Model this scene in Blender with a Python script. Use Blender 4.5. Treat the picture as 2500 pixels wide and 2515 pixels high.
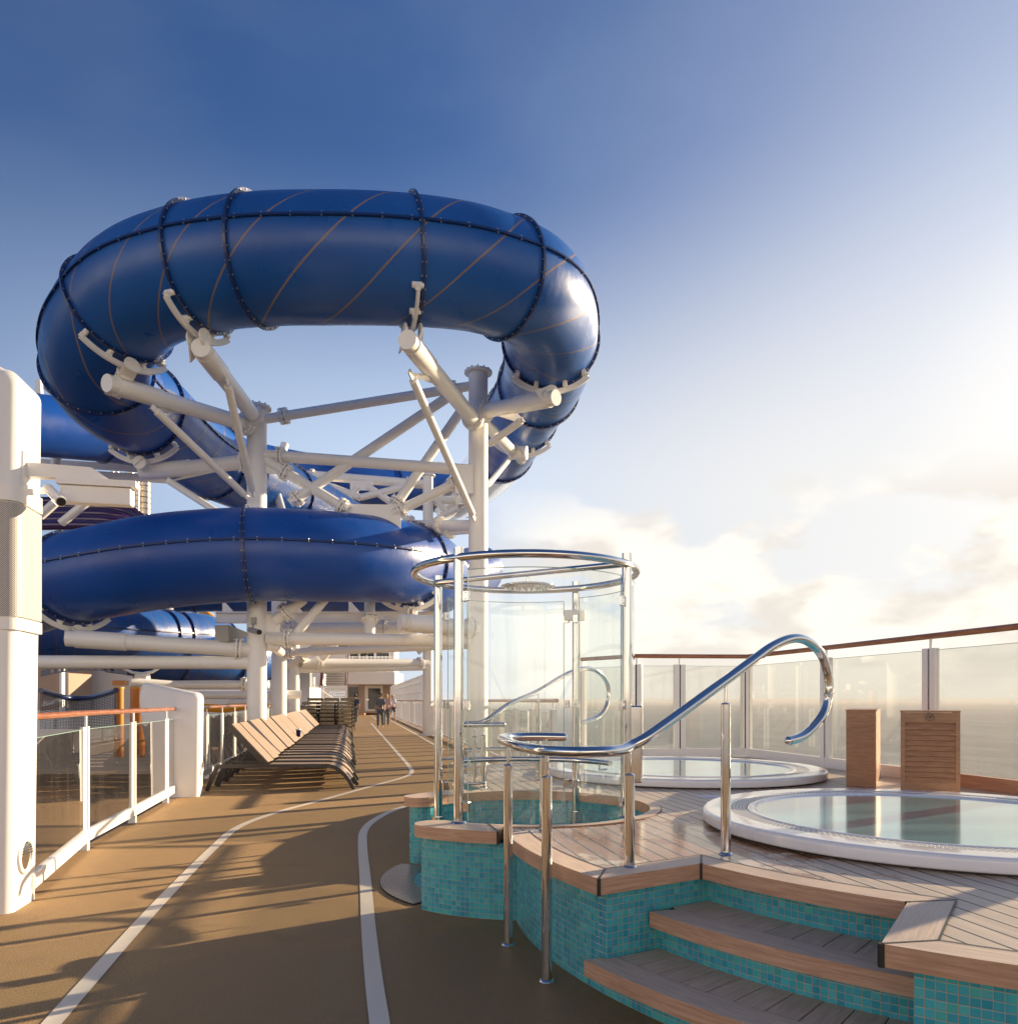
import bpy, bmesh, math, random
from mathutils import Vector, Matrix
from mathutils.geometry import tessellate_polygon
random.seed(7)
R = math.radians
SC = bpy.context.scene
for o in list(bpy.data.objects): bpy.data.objects.remove(o)
C = SC.collection

# ------------------------------------------------------------------ camera, sky, sun, exposure
F = 1867.0; PX = 1250.0; HY = 1721.0; H = 1.35
cd = bpy.data.cameras.new('camera'); cam = bpy.data.objects.new('camera', cd); C.objects.link(cam)
cam.location = (0, 0, H); cam.rotation_euler = (R(90), 0, 0)
cd.sensor_fit = 'HORIZONTAL'; cd.sensor_width = 36; cd.lens = F/2500*36
cd.shift_y = (HY-1257.5)/2500; cd.shift_x = 0
cd.clip_start = 0.05; cd.clip_end = 90000
SC.camera = cam
SUN_AZ, SUN_EL = 57.0, 15.5          # azimuth measured from +Y towards +X
sd = Vector((math.sin(R(SUN_AZ))*math.cos(R(SUN_EL)), math.cos(R(SUN_AZ))*math.cos(R(SUN_EL)), math.sin(R(SUN_EL))))
sl = bpy.data.lights.new('sun', 'SUN'); sl.energy = 5.0; sl.angle = R(0.5); sl.color = (1.0, 0.78, 0.52)
so = bpy.data.objects.new('sun', sl); C.objects.link(so)
so.rotation_euler = (-sd).to_track_quat('-Z', 'Y').to_euler()
SC.view_settings.view_transform = 'Standard'; SC.view_settings.look = 'None'
SC.view_settings.exposure = 1.15; SC.view_settings.gamma = 1.0; SC.view_settings.use_curve_mapping = False

W = bpy.data.worlds.new('World'); SC.world = W; W.use_nodes = True
nt = W.node_tree; N = nt.nodes; L = nt.links; N.clear()
def nd(t, **k):
    n = N.new(t)
    for a, v in k.items(): setattr(n, a, v)
    return n
def lk(a, b): L.new(a, b)
def mth(op, a, b=None, c=None, clamp=False):
    n = nd('ShaderNodeMath', operation=op, use_clamp=clamp)
    for i, v in enumerate((a, b, c)):
        if v is None: continue
        if isinstance(v, (int, float)): n.inputs[i].default_value = v
        else: lk(v, n.inputs[i])
    return n.outputs[0]
def mixc(f, a, b, bt='MIX'):
    n = nd('ShaderNodeMix', data_type='RGBA', blend_type=bt)
    for s, v in ((0, f), (6, a), (7, b)):
        if isinstance(v, (int, float)): n.inputs[s].default_value = v
        elif isinstance(v, (tuple, list)): n.inputs[s].default_value = (*v, 1) if len(v) == 3 else v
        else: lk(v, n.inputs[s])
    return n.outputs[2]
def mrange(v, a, b, c=0.0, d=1.0, smooth=True):
    n = nd('ShaderNodeMapRange'); n.interpolation_type = 'SMOOTHSTEP' if smooth else 'LINEAR'
    lk(v, n.inputs[0])
    for i, x in enumerate((a, b, c, d)): n.inputs[i+1].default_value = x
    return n.outputs[0]
out = nd('ShaderNodeOutputWorld'); bg = nd('ShaderNodeBackground'); lk(bg.outputs[0], out.inputs[0])
bg.inputs[1].default_value = 0.10
sky = nd('ShaderNodeTexSky', sky_type='NISHITA'); sky.sun_disc = False
sky.sun_elevation = R(SUN_EL); sky.sun_rotation = R(SUN_AZ); sky.altitude = 40
sky.air_density = 1.15; sky.dust_density = 1.6; sky.ozone_density = 3.2
tc = nd('ShaderNodeTexCoord'); sep = nd('ShaderNodeSeparateXYZ'); lk(tc.outputs['Generated'], sep.inputs[0])
zz = sep.outputs[2]
def dotdir(v):
    n = nd('ShaderNodeVectorMath', operation='DOT_PRODUCT'); lk(tc.outputs['Generated'], n.inputs[0]); n.inputs[1].default_value = v
    return n.outputs['Value']
# bright hazy part of the sky towards the sun
g = Vector((math.sin(R(41))*math.cos(R(16)), math.cos(R(41))*math.cos(R(16)), math.sin(R(16))))
dg = dotdir(g)
glow = mth('ADD', mth('MULTIPLY', mth('POWER', mrange(dg, 0.62, 1.0, 0, 1, False), 3.0), 0.50), mth('MULTIPLY', mth('POWER', mrange(dg, 0.965, 1.0, 0, 1, False), 2.0), 0.45))
haze = mth('MULTIPLY', mrange(zz, 0.60, 0.24, 0, 1, True), mrange(dg, 0.0, 0.78, 0.12, 1.0))
base = mixc(1.0, sky.outputs[0], (0.27, 0.39, 0.58), 'MULTIPLY')
hc = mixc(mrange(sep.outputs[0], -0.20, 0.35), (3.2, 3.8, 4.7), (4.0, 3.97, 3.9))
c1 = mixc(mth('MULTIPLY', haze, 0.88), base, hc)
c2 = mixc(mth('MULTIPLY', glow, 1.0, clamp=True), c1, (5.1, 4.9, 4.6))
# clouds: soft cumulus band low over the sea
mp = nd('ShaderNodeMapping'); lk(tc.outputs['Generated'], mp.inputs[0]); mp.inputs['Scale'].default_value = (1.0, 1.0, 2.1)
mp.inputs['Location'].default_value = (0.37, 0.1, 0.22)
nz = nd('ShaderNodeTexNoise'); lk(mp.outputs[0], nz.inputs[0]); nz.inputs['Scale'].default_value = 3.3
nz.inputs['Detail'].default_value = 6; nz.inputs['Roughness'].default_value = 0.5; nz.inputs['Distortion'].default_value = 0.15
band = mth('MULTIPLY', mrange(zz, 0.29, 0.19), mrange(zz, -0.02, 0.04))
cm = mth('MULTIPLY', mrange(nz.outputs[0], 0.43, 0.49), band)
cm = mth('MULTIPLY', cm, mrange(sep.outputs[0], -0.10, 0.12))
nz2 = nd('ShaderNodeTexNoise'); lk(mp.outputs[0], nz2.inputs[0]); nz2.inputs['Scale'].default_value = 7.0; nz2.inputs['Detail'].default_value = 4
ccol = mixc(mrange(nz2.outputs[0], 0.42, 0.58), (5.3, 4.95, 4.35), (4.0, 3.7, 3.3))
c3 = mixc(mth('MULTIPLY', cm, 0.97), c2, ccol)
# high thin cirrus veil
mp2 = nd('ShaderNodeMapping'); lk(tc.outputs['Generated'], mp2.inputs[0]); mp2.inputs['Scale'].default_value = (1.2, 1.2, 3.0); mp2.inputs['Rotation'].default_value = (0.4, 0.3, 0.6)
nz3 = nd('ShaderNodeTexNoise'); lk(mp2.outputs[0], nz3.inputs[0]); nz3.inputs['Scale'].default_value = 1.6; nz3.inputs['Detail'].default_value = 5
c4 = mixc(mth('MULTIPLY', mrange(nz3.outputs[0], 0.42, 0.8), 0.08), c3, (3.4, 3.8, 4.6))
# the warm strip of air just above the horizon
c5 = mixc(mth('MULTIPLY', mrange(zz, 0.10, 0.0), mrange(sep.outputs[0], 0.0, 0.4, 0.2, 0.75)), c4, (4.9, 4.55, 3.9))
# added cloud-like glow behind the viewer, out of view, to fill shaded faces
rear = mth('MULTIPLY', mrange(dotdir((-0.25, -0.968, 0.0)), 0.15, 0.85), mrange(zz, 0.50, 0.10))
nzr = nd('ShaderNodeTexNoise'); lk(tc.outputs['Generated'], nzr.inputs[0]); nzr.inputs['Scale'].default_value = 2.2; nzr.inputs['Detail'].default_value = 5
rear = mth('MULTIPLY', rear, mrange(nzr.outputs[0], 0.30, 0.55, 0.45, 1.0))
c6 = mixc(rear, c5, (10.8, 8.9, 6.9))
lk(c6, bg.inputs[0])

# ------------------------------------------------------------------ materials
def mat(name, col=(0.8, 0.8, 0.8), rough=0.5, metal=0.0, ior=1.5, coat=0.0, spec=0.5):
    m = bpy.data.materials.new(name); m.use_nodes = True
    b = m.node_tree.nodes['Principled BSDF']
    b.inputs['Base Color'].default_value = (*col, 1); b.inputs['Roughness'].default_value = rough
    b.inputs['Metallic'].default_value = metal; b.inputs['IOR'].default_value = ior
    b.inputs['Coat Weight'].default_value = coat; b.inputs['Coat Roughness'].default_value = 0.06
    b.inputs['Specular IOR Level'].default_value = spec
    return m
def use(m):
    global nt, N, L
    nt = m.node_tree; N = nt.nodes; L = nt.links
    return N['Principled BSDF']
def noise(scale, detail=4, rough=0.5, vec=None, dist=0.0):
    n = nd('ShaderNodeTexNoise'); n.inputs['Scale'].default_value = scale; n.inputs['Detail'].default_value = detail
    n.inputs['Roughness'].default_value = rough; n.inputs['Distortion'].default_value = dist
    if vec is not None: lk(vec, n.inputs[0])
    return n.outputs[0]
def objco():
    return nd('ShaderNodeTexCoord').outputs['Object']
def uvco():
    return nd('ShaderNodeTexCoord').outputs['UV']
def mapping(v, scale=(1, 1, 1), rot=(0, 0, 0), loc=(0, 0, 0)):
    n = nd('ShaderNodeMapping'); lk(v, n.inputs[0]); n.inputs['Scale'].default_value = scale; n.inputs['Rotation'].default_value = rot; n.inputs['Location'].default_value = loc
    return n.outputs[0]
def bump(h, strength=0.3, dist=0.01):
    n = nd('ShaderNodeBump'); n.inputs['Strength'].default_value = strength; n.inputs['Distance'].default_value = dist
    lk(h, n.inputs['Height']); return n.outputs[0]
def rough_vary(m, a, b, scale=3.0):
    p = use(m); lk(mrange(noise(scale, 4, 0.6, objco()), 0.3, 0.7, a, b), p.inputs['Roughness'])

M = {}
def painted(name, col, r0=0.28, r1=0.5, dirt=0.08, dark=0.8):
    m = mat(name, col, 0.35, coat=0.15); p = use(m); oc = objco()
    n1 = noise(1.3, 5, 0.6, oc); n2 = noise(14, 3, 0.6, mapping(oc, (1, 1, 0.12)))
    f = mth('MULTIPLY', mth('MULTIPLY', mrange(n1, 0.45, 0.8), mrange(n2, 0.45, 0.75)), dirt*6, clamp=True)
    lk(mixc(f, col, tuple(c*dark*k for c, k in zip(col, (0.98, 0.93, 0.82)))), p.inputs['Base Color'])
    lk(mrange(n1, 0.3, 0.7, r0, r1), p.inputs['Roughness'])
    lk(bump(noise(9, 2, 0.5, oc), 0.05, 0.01), p.inputs['Normal'])
    return m
M['white'] = painted('white_paint', (0.87, 0.85, 0.81))
M['white2'] = painted('white_paint_frames', (0.87, 0.85, 0.81), dirt=0.10)
M['grp'] = painted('moulded_white_grp', (0.83, 0.81, 0.78), 0.3, 0.45, 0.04)
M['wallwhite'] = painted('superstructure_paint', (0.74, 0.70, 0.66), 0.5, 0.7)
M['steel'] = mat('polished_steel', (0.66, 0.655, 0.65), 0.08, 1.0)
p = use(M['steel']); lk(mrange(noise(5, 4, 0.6, objco()), 0.3, 0.75, 0.035, 0.14), p.inputs['Roughness'])
lk(bump(noise(60, 2, 0.5, mapping(objco(), (1, 1, 0.15))), 0.02, 0.002), p.inputs['Normal'])
M['bolt'] = mat('bolt_steel', (0.62, 0.58, 0.52), 0.3, 1.0)
M['dark'] = mat('black_rubber', (0.012, 0.012, 0.013), 0.5)
M['frame'] = mat('dark_lounger_frame', (0.035, 0.028, 0.026), 0.42)
M['teakrail'] = mat('varnished_teak', (0.36, 0.13, 0.055), 0.28, coat=0.4)
p = use(M['teakrail']); wv = noise(6, 5, 0.6, mapping(objco(), (1, 1, 8)))
lk(mixc(mrange(wv, 0.3, 0.7), (0.25, 0.085, 0.035), (0.42, 0.17, 0.075)), p.inputs['Base Color'])

def wood(name, light, darkc, wet=False, planks=None, uv=False, rough=0.55):
    m = mat(name, light, rough); p = use(m)
    co = uvco() if uv else objco()
    ax = mapping(co, (1, 1, 1), (0, 0, 0))
    if planks:                                   # planks = (angle of grain, pitch, seam)
        ang, pitch, seam = planks
        rc = mapping(co, (1, 1, 1), (0, 0, ang))   # grain along X after turning
        s = nd('ShaderNodeSeparateXYZ'); lk(rc, s.inputs[0])
        y = mth('DIVIDE', s.outputs[1], pitch); idx = mth('FLOOR', y); fr = mth('FRACT', y)
        edge = mth('MINIMUM', fr, mth('SUBTRACT', 1.0, fr))
        sm = mrange(edge, seam/pitch*0.42, seam/pitch*0.62, 1, 0, False)
        wn = nd('ShaderNodeTexWhiteNoise', noise_dimensions='1D'); lk(idx, wn.inputs['W'])
        cmb = nd('ShaderNodeCombineXYZ'); lk(mth('ADD', mth('MULTIPLY', s.outputs[0], 1.2), mth('MULTIPLY', wn.outputs[0], 37.0)), cmb.inputs[0]); lk(mth('MULTIPLY', s.outputs[1], 26), cmb.inputs[1])
        gr = noise(1.6, 6, 0.62, cmb.outputs[0], 0.6)
        big = noise(1.1, 4, 0.6, co)
        f = mth('ADD', mth('MULTIPLY', mrange(gr, 0.32, 0.68), 0.65), mth('MULTIPLY', wn.outputs[0], 0.35))
        c = mixc(f, darkc, light)
        c = mixc(mth('MULTIPLY', mrange(big, 0.45, 0.7), 0.35), c, tuple(x*0.75 for x in light))
    else:
        gr = noise(3.0, 6, 0.62, mapping(co, (1.5, 22, 22) if uv else (2.5, 2.5, 26)), 0.8)
        blot = noise(2.3, 4, 0.6, co)
        f = mrange(gr, 0.3, 0.7)
        c = mixc(f, darkc, light)
        c = mixc(mth('MULTIPLY', mrange(blot, 0.5, 0.72), 0.4), c, tuple(x*0.8 for x in darkc))
        sm = None
    rg = mrange(gr, 0.3, 0.7, rough-0.08, rough+0.12)
    if wet:                                      # puddles and damp stains round the shower
        # a damp area centred south-east of the shower ring
        vm = nd('ShaderNodeVectorMath', operation='DISTANCE'); lk(co, vm.inputs[0]); vm.inputs[1].default_value = wet
        near = mrange(vm.outputs['Value'], 1.55, 0.2, 0, 1)
        pn = noise(3.6, 6, 0.6, co)
        stain = mrange(mth('ADD', mth('MULTIPLY', near, 0.34), pn), 0.66, 0.71)
        pud = mrange(mth('ADD', mth('MULTIPLY', near, 0.34), noise(2.6, 3, 0.5, mapping(co, (1, 1, 1), (0, 0, 0), (3, 1, 0)))), 0.70, 0.74)
        c = mixc(mth('MULTIPLY', stain, 0.85), c, (0.30, 0.115, 0.045))
        rg2 = nd('ShaderNodeMix', data_type='FLOAT'); lk(mth('MAXIMUM', pud, mth('MULTIPLY', stain, 0.6)), rg2.inputs[0]); lk(rg, rg2.inputs[2]); rg2.inputs[3].default_value = 0.09
        rg = rg2.outputs[0]
    if sm is not None:
        c = mixc(sm, c, (0.008, 0.008, 0.009))
    lk(c, p.inputs['Base Color']); lk(rg, p.inputs['Roughness'])
    hgt = mth('MULTIPLY', gr, 0.3)
    if sm is not None: hgt = mth('SUBTRACT', hgt, sm)
    lk(bump(hgt, 0.25, 0.004), p.inputs['Normal'])
    return m
UANG = math.atan2(0.979, -0.205)                  # ship's long axis
M['teakdeck'] = wood('weathered_teak_planks', (0.70, 0.565, 0.435), (0.52, 0.405, 0.305), wet=(0.75, 4.35, 0.545), planks=(-UANG, 0.105, 0.011), rough=0.42)
M['tread'] = wood('grey_teak_tread', (0.72, 0.53, 0.37), (0.52, 0.37, 0.25), rough=0.72, uv=True)
M['coping'] = wood('teak_coping', (0.58, 0.355, 0.23), (0.40, 0.22, 0.13), uv=True, rough=0.5)
M['copingtop'] = wood('bleached_teak_coping', (0.72, 0.56, 0.43), (0.54, 0.40, 0.295), uv=True, rough=0.48)
M['cabinet'] = wood('teak_cabinet', (0.44, 0.235, 0.125), (0.30, 0.15, 0.078), rough=0.5)
M['lounger'] = wood('lounger_boards', (0.41, 0.31, 0.23), (0.23, 0.165, 0.12), uv=True, rough=0.5)
M['loungerdark'] = wood('stacked_lounger_boards', (0.34, 0.28, 0.18), (0.20, 0.165, 0.10), uv=True, rough=0.6)

def tiles(name, pitch=0.0315):
    m = mat(name, (0.05, 0.35, 0.4), 0.15); p = use(m); s = nd('ShaderNodeSeparateXYZ'); lk(uvco(), s.inputs[0])
    xu = mth('DIVIDE', s.outputs[0], pitch); xv = mth('DIVIDE', s.outputs[1], pitch)
    fu = mth('FRACT', xu); fv = mth('FRACT', xv)
    eu = mth('MINIMUM', fu, mth('SUBTRACT', 1, fu)); ev = mth('MINIMUM', fv, mth('SUBTRACT', 1, fv))
    e = mth('MINIMUM', eu, ev); g_ = mrange(e, 0.022, 0.05, 1, 0, False)
    cb = nd('ShaderNodeCombineXYZ'); lk(mth('FLOOR', xu), cb.inputs[0]); lk(mth('FLOOR', xv), cb.inputs[1])
    wn = nd('ShaderNodeTexWhiteNoise', noise_dimensions='2D'); lk(cb.outputs[0], wn.inputs['Vector'])
    ws = nd('ShaderNodeSeparateColor'); lk(wn.outputs['Color'], ws.inputs[0])
    a = mixc(ws.outputs[0], (0.030, 0.29, 0.39), (0.07, 0.46, 0.53))
    b = mixc(ws.outputs[1], a, (0.07, 0.45, 0.40))
    a = mixc(mth('GREATER_THAN', ws.outputs[2], 0.62), a, b)
    c = mixc(mth('MULTIPLY', noise(30, 3, 0.6, uvco()), 0.4), a, (0.05, 0.30, 0.37))
    c = mixc(mth('GREATER_THAN', ws.outputs[2], 0.93), c, (0.09, 0.43, 0.46))
    streak = mrange(noise(7, 3, 0.5, mapping(uvco(), (1, 0.03, 1))), 0.52, 0.68)
    c = mixc(mth('MULTIPLY', streak, 0.45), c, (0.014, 0.17, 0.31))
    c = mixc(g_, c, (0.36, 0.29, 0.20))
    lk(c, p.inputs['Base Color'])
    rr = nd('ShaderNodeMix', data_type='FLOAT'); lk(g_, rr.inputs[0]); lk(mrange(ws.outputs[1], 0, 1, 0.10, 0.28), rr.inputs[2]); rr.inputs[3].default_value = 0.8
    lk(rr.outputs[0], p.inputs['Roughness'])
    h = mth('ADD', mrange(e, 0.02, 0.12, 0, 1), mth('MULTIPLY', ws.outputs[0], 0.5))
    lk(bump(h, 0.5, 0.002), p.inputs['Normal'])
    return m
M['tile'] = tiles('teal_mosaic_tile')

# rubber running deck
m = M['track'] = mat('tan_rubber_deck', (0.36, 0.24, 0.13), 0.7); p = use(m); oc = objco()
sp = noise(150, 3, 0.8, oc); sp2 = noise(260, 1, 0.5, oc); bg_ = noise(0.5, 5, 0.6, oc); md = noise(5, 4, 0.6, oc)
c = mixc(mrange(sp, 0.3, 0.7), (0.155, 0.088, 0.033), (0.56, 0.36, 0.170))
c = mixc(mth('MULTIPLY', mrange(sp2, 0.60, 0.70), 0.7), c, (0.80, 0.62, 0.38))
c = mixc(mth('MULTIPLY', mrange(bg_, 0.35, 0.75), 0.28), c, (0.25, 0.165, 0.09))
c = mixc(mth('MULTIPLY', mrange(md, 0.5, 0.8), 0.25), c, (0.22, 0.145, 0.08))
# damp area in front of the pool steps
vd = nd('ShaderNodeVectorMath', operation='DISTANCE'); lk(oc, vd.inputs[0]); vd.inputs[1].default_value = (-0.25, 3.3, 0)
wetf = mrange(mth('ADD', mth('MULTIPLY', mrange(vd.outputs['Value'], 2.4, 0.6), 0.45), noise(1.7, 4, 0.55, oc)), 0.62, 0.86)
c = mixc(mth('MULTIPLY', wetf, 0.50), c, (0.16, 0.085, 0.028))
scf = noise(1.1, 7, 0.72, mapping(oc, (0.5, 1.6, 1), (0, 0, 0.5)), 1.2)
c = mixc(mth('MULTIPLY', mrange(scf, 0.56, 0.68), 0.30), c, (0.11, 0.068, 0.032))
c = mixc(mth('MULTIPLY', mrange(noise(9, 5, 0.7, oc), 0.64, 0.72), 0.35), c, (0.10, 0.06, 0.03))
lk(c, p.inputs['Base Color'])
rr = nd('ShaderNodeMix', data_type='FLOAT'); lk(wetf, rr.inputs[0]); rr.inputs[2].default_value = 0.78; rr.inputs[3].default_value = 0.45
p.inputs['Specular IOR Level'].default_value = 0.3
lk(rr.outputs[0], p.inputs['Roughness'])
lk(bump(sp, 0.9, 0.006), p.inputs['Normal'])
m = M['line'] = mat('white_track_line', (0.72, 0.69, 0.64), 0.6); p = use(m)
lk(mixc(mrange(noise(500, 2, 0.6, objco()), 0.25, 0.5), (0.56, 0.45, 0.33), (0.80, 0.71, 0.58)), p.inputs['Base Color'])
lk(bump(noise(420, 2, 0.7, objco()), 0.4, 0.003), p.inputs['Normal'])

def fibre(name, c0, c1, lines=None, rough=0.16):
    m = mat(name, c0, rough, coat=0.22, spec=0.38); m.node_tree.nodes['Principled BSDF'].inputs['Coat Roughness'].default_value = 0.30; p = use(m); oc = objco()
    s = nd('ShaderNodeSeparateXYZ'); lk(uvco(), s.inputs[0])
    c = mixc(mrange(noise(0.35, 3, 0.5, oc), 0.35, 0.65), c0, c1)
    if lines:
        pitch, twist, wdt, lc = lines
        t = mth('ADD', mth('DIVIDE', s.outputs[0], pitch), mth('MULTIPLY', s.outputs[1], twist))
        fr = mth('FRACT', t); e = mth('MINIMUM', fr, mth('SUBTRACT', 1, fr))
        lw = mrange(e, wdt*0.8, wdt, 1, 0, False)
        c = mixc(mth('MULTIPLY', lw, 0.8), c, lc)
    lk(c, p.inputs['Base Color'])
    lk(mrange(noise(2.0, 5, 0.6, oc), 0.3, 0.75, rough+0.10, rough+0.30), p.inputs['Roughness'])
    b1 = nd('ShaderNodeBump'); b1.inputs['Strength'].default_value = 0.22; b1.inputs['Distance'].default_value = 0.02
    lk(noise(6.0, 4, 0.6, mapping(oc, (1, 1, 0.35))), b1.inputs['Height'])
    lk(b1.outputs[0], p.inputs['Normal'])
    return m
M['slide'] = fibre('blue_fibreglass_orange_lines', (0.005, 0.074, 0.32), (0.009, 0.100, 0.39), (1.0, -5.0, 0.018, (0.30, 0.18, 0.07)))
M['slide2'] = fibre('blue_fibreglass', (0.003, 0.056, 0.30), (0.006, 0.075, 0.37))
M['slide3'] = fibre('blue_fibreglass_fine_rings', (0.012, 0.065, 0.27), (0.02, 0.10, 0.36), (0.45, 0.0, 0.030, (0.16, 0.10, 0.07)))
M['navy'] = mat('navy_flange', (0.006, 0.024, 0.115), 0.3, coat=0.3)
M['purple'] = mat('purple_tube', (0.045, 0.015, 0.10), 0.2, coat=0.5)
M['orange'] = mat('orange_grp', (0.55, 0.20, 0.02), 0.35)
M['yellow'] = mat('yellow_grp', (0.75, 0.36, 0.02), 0.4)
M['grille'] = mat('speaker_grille', (0.60, 0.56, 0.50), 0.5)
p = use(M['grille']); sg = nd('ShaderNodeSeparateXYZ'); lk(uvco(), sg.inputs[0])
vo = nd('ShaderNodeTexVoronoi'); vo.inputs['Randomness'].default_value = 0.0; vo.inputs['Scale'].default_value = 110; lk(mapping(uvco(), (1, 1, 1), (0, 0, R(45))), vo.inputs[0])
lk(mixc(mrange(vo.outputs['Distance'], 0.30, 0.40), (0.10, 0.09, 0.08), (0.60, 0.575, 0.535)), p.inputs['Base Color'])

def glass(name, tint, refl=1.0, alpha=0.0, fk=1.5, st=(0.25, 1.6), film=(0.7, 0.72, 0.7)):
    m = bpy.data.materials.new(name); m.use_nodes = True
    use_nt = m.node_tree; use_nt.nodes.clear()
    global nt, N, L
    nt = use_nt; N = nt.nodes; L = nt.links
    o = nd('ShaderNodeOutputMaterial'); t = nd('ShaderNodeBsdfTransparent'); t.inputs[0].default_value = (*tint, 1)
    gl = nd('ShaderNodeBsdfGlossy'); gl.inputs['Roughness'].default_value = 0.0; gl.inputs[0].default_value = (refl, refl, refl, 1)
    ge = nd('ShaderNodeNewGeometry'); dt = nd('ShaderNodeVectorMath', operation='DOT_PRODUCT'); lk(ge.outputs['Incoming'], dt.inputs[0]); lk(ge.outputs['Normal'], dt.inputs[1])
    fz = mth('ADD', mth('MULTIPLY', mth('POWER', mth('SUBTRACT', 1.0, mth('ABSOLUTE', dt.outputs['Value'])), 5.0), 0.94), 0.06)
    mx = nd('ShaderNodeMixShader'); lk(mth('MINIMUM', mth('MULTIPLY', fz, fk), 0.95), mx.inputs[0]); lk(t.outputs[0], mx.inputs[1]); lk(gl.outputs[0], mx.inputs[2])
    last = mx.outputs[0]
    if alpha:
        df = nd('ShaderNodeBsdfDiffuse'); df.inputs[0].default_value = (*film, 1)
        tl = nd('ShaderNodeBsdfTranslucent'); tl.inputs[0].default_value = (*film, 1)
        ad = nd('ShaderNodeMixShader'); ad.inputs[0].default_value = 0.5; lk(df.outputs[0], ad.inputs[1]); lk(tl.outputs[0], ad.inputs[2])
        co = objco(); stq = mrange(noise(18, 4, 0.6, mapping(co, (1, 1, 0.06))), 0.45, 0.75, st[0], st[1])
        m2 = nd('ShaderNodeMixShader'); lk(mth('MULTIPLY', stq, alpha), m2.inputs[0]); lk(last, m2.inputs[1]); lk(ad.outputs[0], m2.inputs[2]); last = m2.outputs[0]
    lk(last, o.inputs[0])
    return m
M['glass'] = glass('shower_glass', (0.93, 0.965, 0.955), alpha=0.035)
M['railglass'] = glass('salty_rail_glass', (0.76, 0.775, 0.75), alpha=0.08, fk=1.0, st=(0.85, 1.15), film=(0.80, 0.77, 0.70))
M['tintglass'] = glass('tinted_rail_glass', (0.55, 0.50, 0.45), alpha=0.03)
M['clearslide'] = glass('clear_slide_shell', (0.72, 0.75, 0.78), alpha=0.30, film=(0.75, 0.74, 0.72))
M['window'] = mat('dark_window', (0.03, 0.035, 0.045), 0.08)
M['edge'] = mat('glass_edge', (0.32, 0.50, 0.44), 0.2)

# hot tub materials
M['shell'] = mat('hot_tub_shell', (0.80, 0.79, 0.80), 0.16, coat=0.6)
rough_vary(M['shell'], 0.12, 0.3, 4)
m = M['grate'] = mat('overflow_grating', (0.7, 0.7, 0.7), 0.35); p = use(m); s = nd('ShaderNodeSeparateXYZ'); lk(uvco(), s.inputs[0])
row = mth('DIVIDE', s.outputs[1], 0.021); ri = mth('FLOOR', row); fv = mth('FRACT', row)
xu = mth('ADD', mth('DIVIDE', s.outputs[0], 0.036), mth('MULTIPLY', mth('MODULO', ri, 2.0), 0.5)); fu = mth('FRACT', xu)
du = mth('ABSOLUTE', mth('SUBTRACT', fu, 0.5)); dv = mth('ABSOLUTE', mth('SUBTRACT', fv, 0.5))
hole = mth('MULTIPLY', mrange(du, 0.26, 0.36, 1, 0), mrange(dv, 0.20, 0.30, 1, 0))
lk(mixc(hole, (0.66, 0.65, 0.64), (0.12, 0.115, 0.115)), p.inputs['Base Color']); lk(bump(mth('SUBTRACT', 1, hole), 1.0, 0.006), p.inputs['Normal'])
m = M['tubwater'] = mat('hot_tub_water', (0.30, 0.52, 0.55), 0.12, ior=1.5, spec=0.5); p = use(m); oc = objco()
lk(mixc(mrange(noise(1.3, 4, 0.55, mapping(oc, (0.4, 2.2, 1))), 0.35, 0.65), (0.03, 0.34, 0.46), (0.17, 0.60, 0.66)), p.inputs['Base Color'])
lk(bump(noise(4, 3, 0.5, oc), 0.05, 0.01), p.inputs['Normal'])
ge = nd('ShaderNodeNewGeometry'); dt = nd('ShaderNodeVectorMath', operation='DOT_PRODUCT'); lk(ge.outputs['Incoming'], dt.inputs[0]); lk(ge.outputs['Normal'], dt.inputs[1])
sch = mth('POWER', mth('SUBTRACT', 1.0, mth('ABSOLUTE', dt.outputs['Value'])), 4.0)
gls = nd('ShaderNodeBsdfGlossy'); gls.inputs['Roughness'].default_value = 0.10; gls.inputs[0].default_value = (1, 1, 1, 1); lk(bump(noise(5, 2, 0.5, mapping(oc, (0.3, 2.5, 1))), 0.03, 0.01), gls.inputs['Normal'])
mxs = nd('ShaderNodeMixShader'); lk(mth('ADD', 0.06, mth('MULTIPLY', sch, 0.74), clamp=True), mxs.inputs[0]); lk(p.outputs[0], mxs.inputs[1]); lk(gls.outputs[0], mxs.inputs[2])
lk(mxs.outputs[0], N['Material Output'].inputs[0])
m = M['drain'] = mat('ribbed_steel_grate', (0.40, 0.36, 0.32), 0.32, 0.75); p = use(m); s = nd('ShaderNodeSeparateXYZ'); lk(uvco(), s.inputs[0])
fr = mth('FRACT', mth('DIVIDE', s.outputs[1], 0.017)); fu = mth('FRACT', mth('DIVIDE', s.outputs[0], 0.05))
sl_ = mth('MAXIMUM', mrange(mth('ABSOLUTE', mth('SUBTRACT', fr, 0.5)), 0.2, 0.3, 0, 1), mrange(mth('ABSOLUTE', mth('SUBTRACT', fu, 0.5)), 0.38, 0.44, 0, 1))
lk(mixc(sl_, (0.03, 0.03, 0.03), (0.50, 0.45, 0.40)), p.inputs['Base Color']); lk(bump(sl_, 0.8, 0.004), p.inputs['Normal'])

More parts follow.
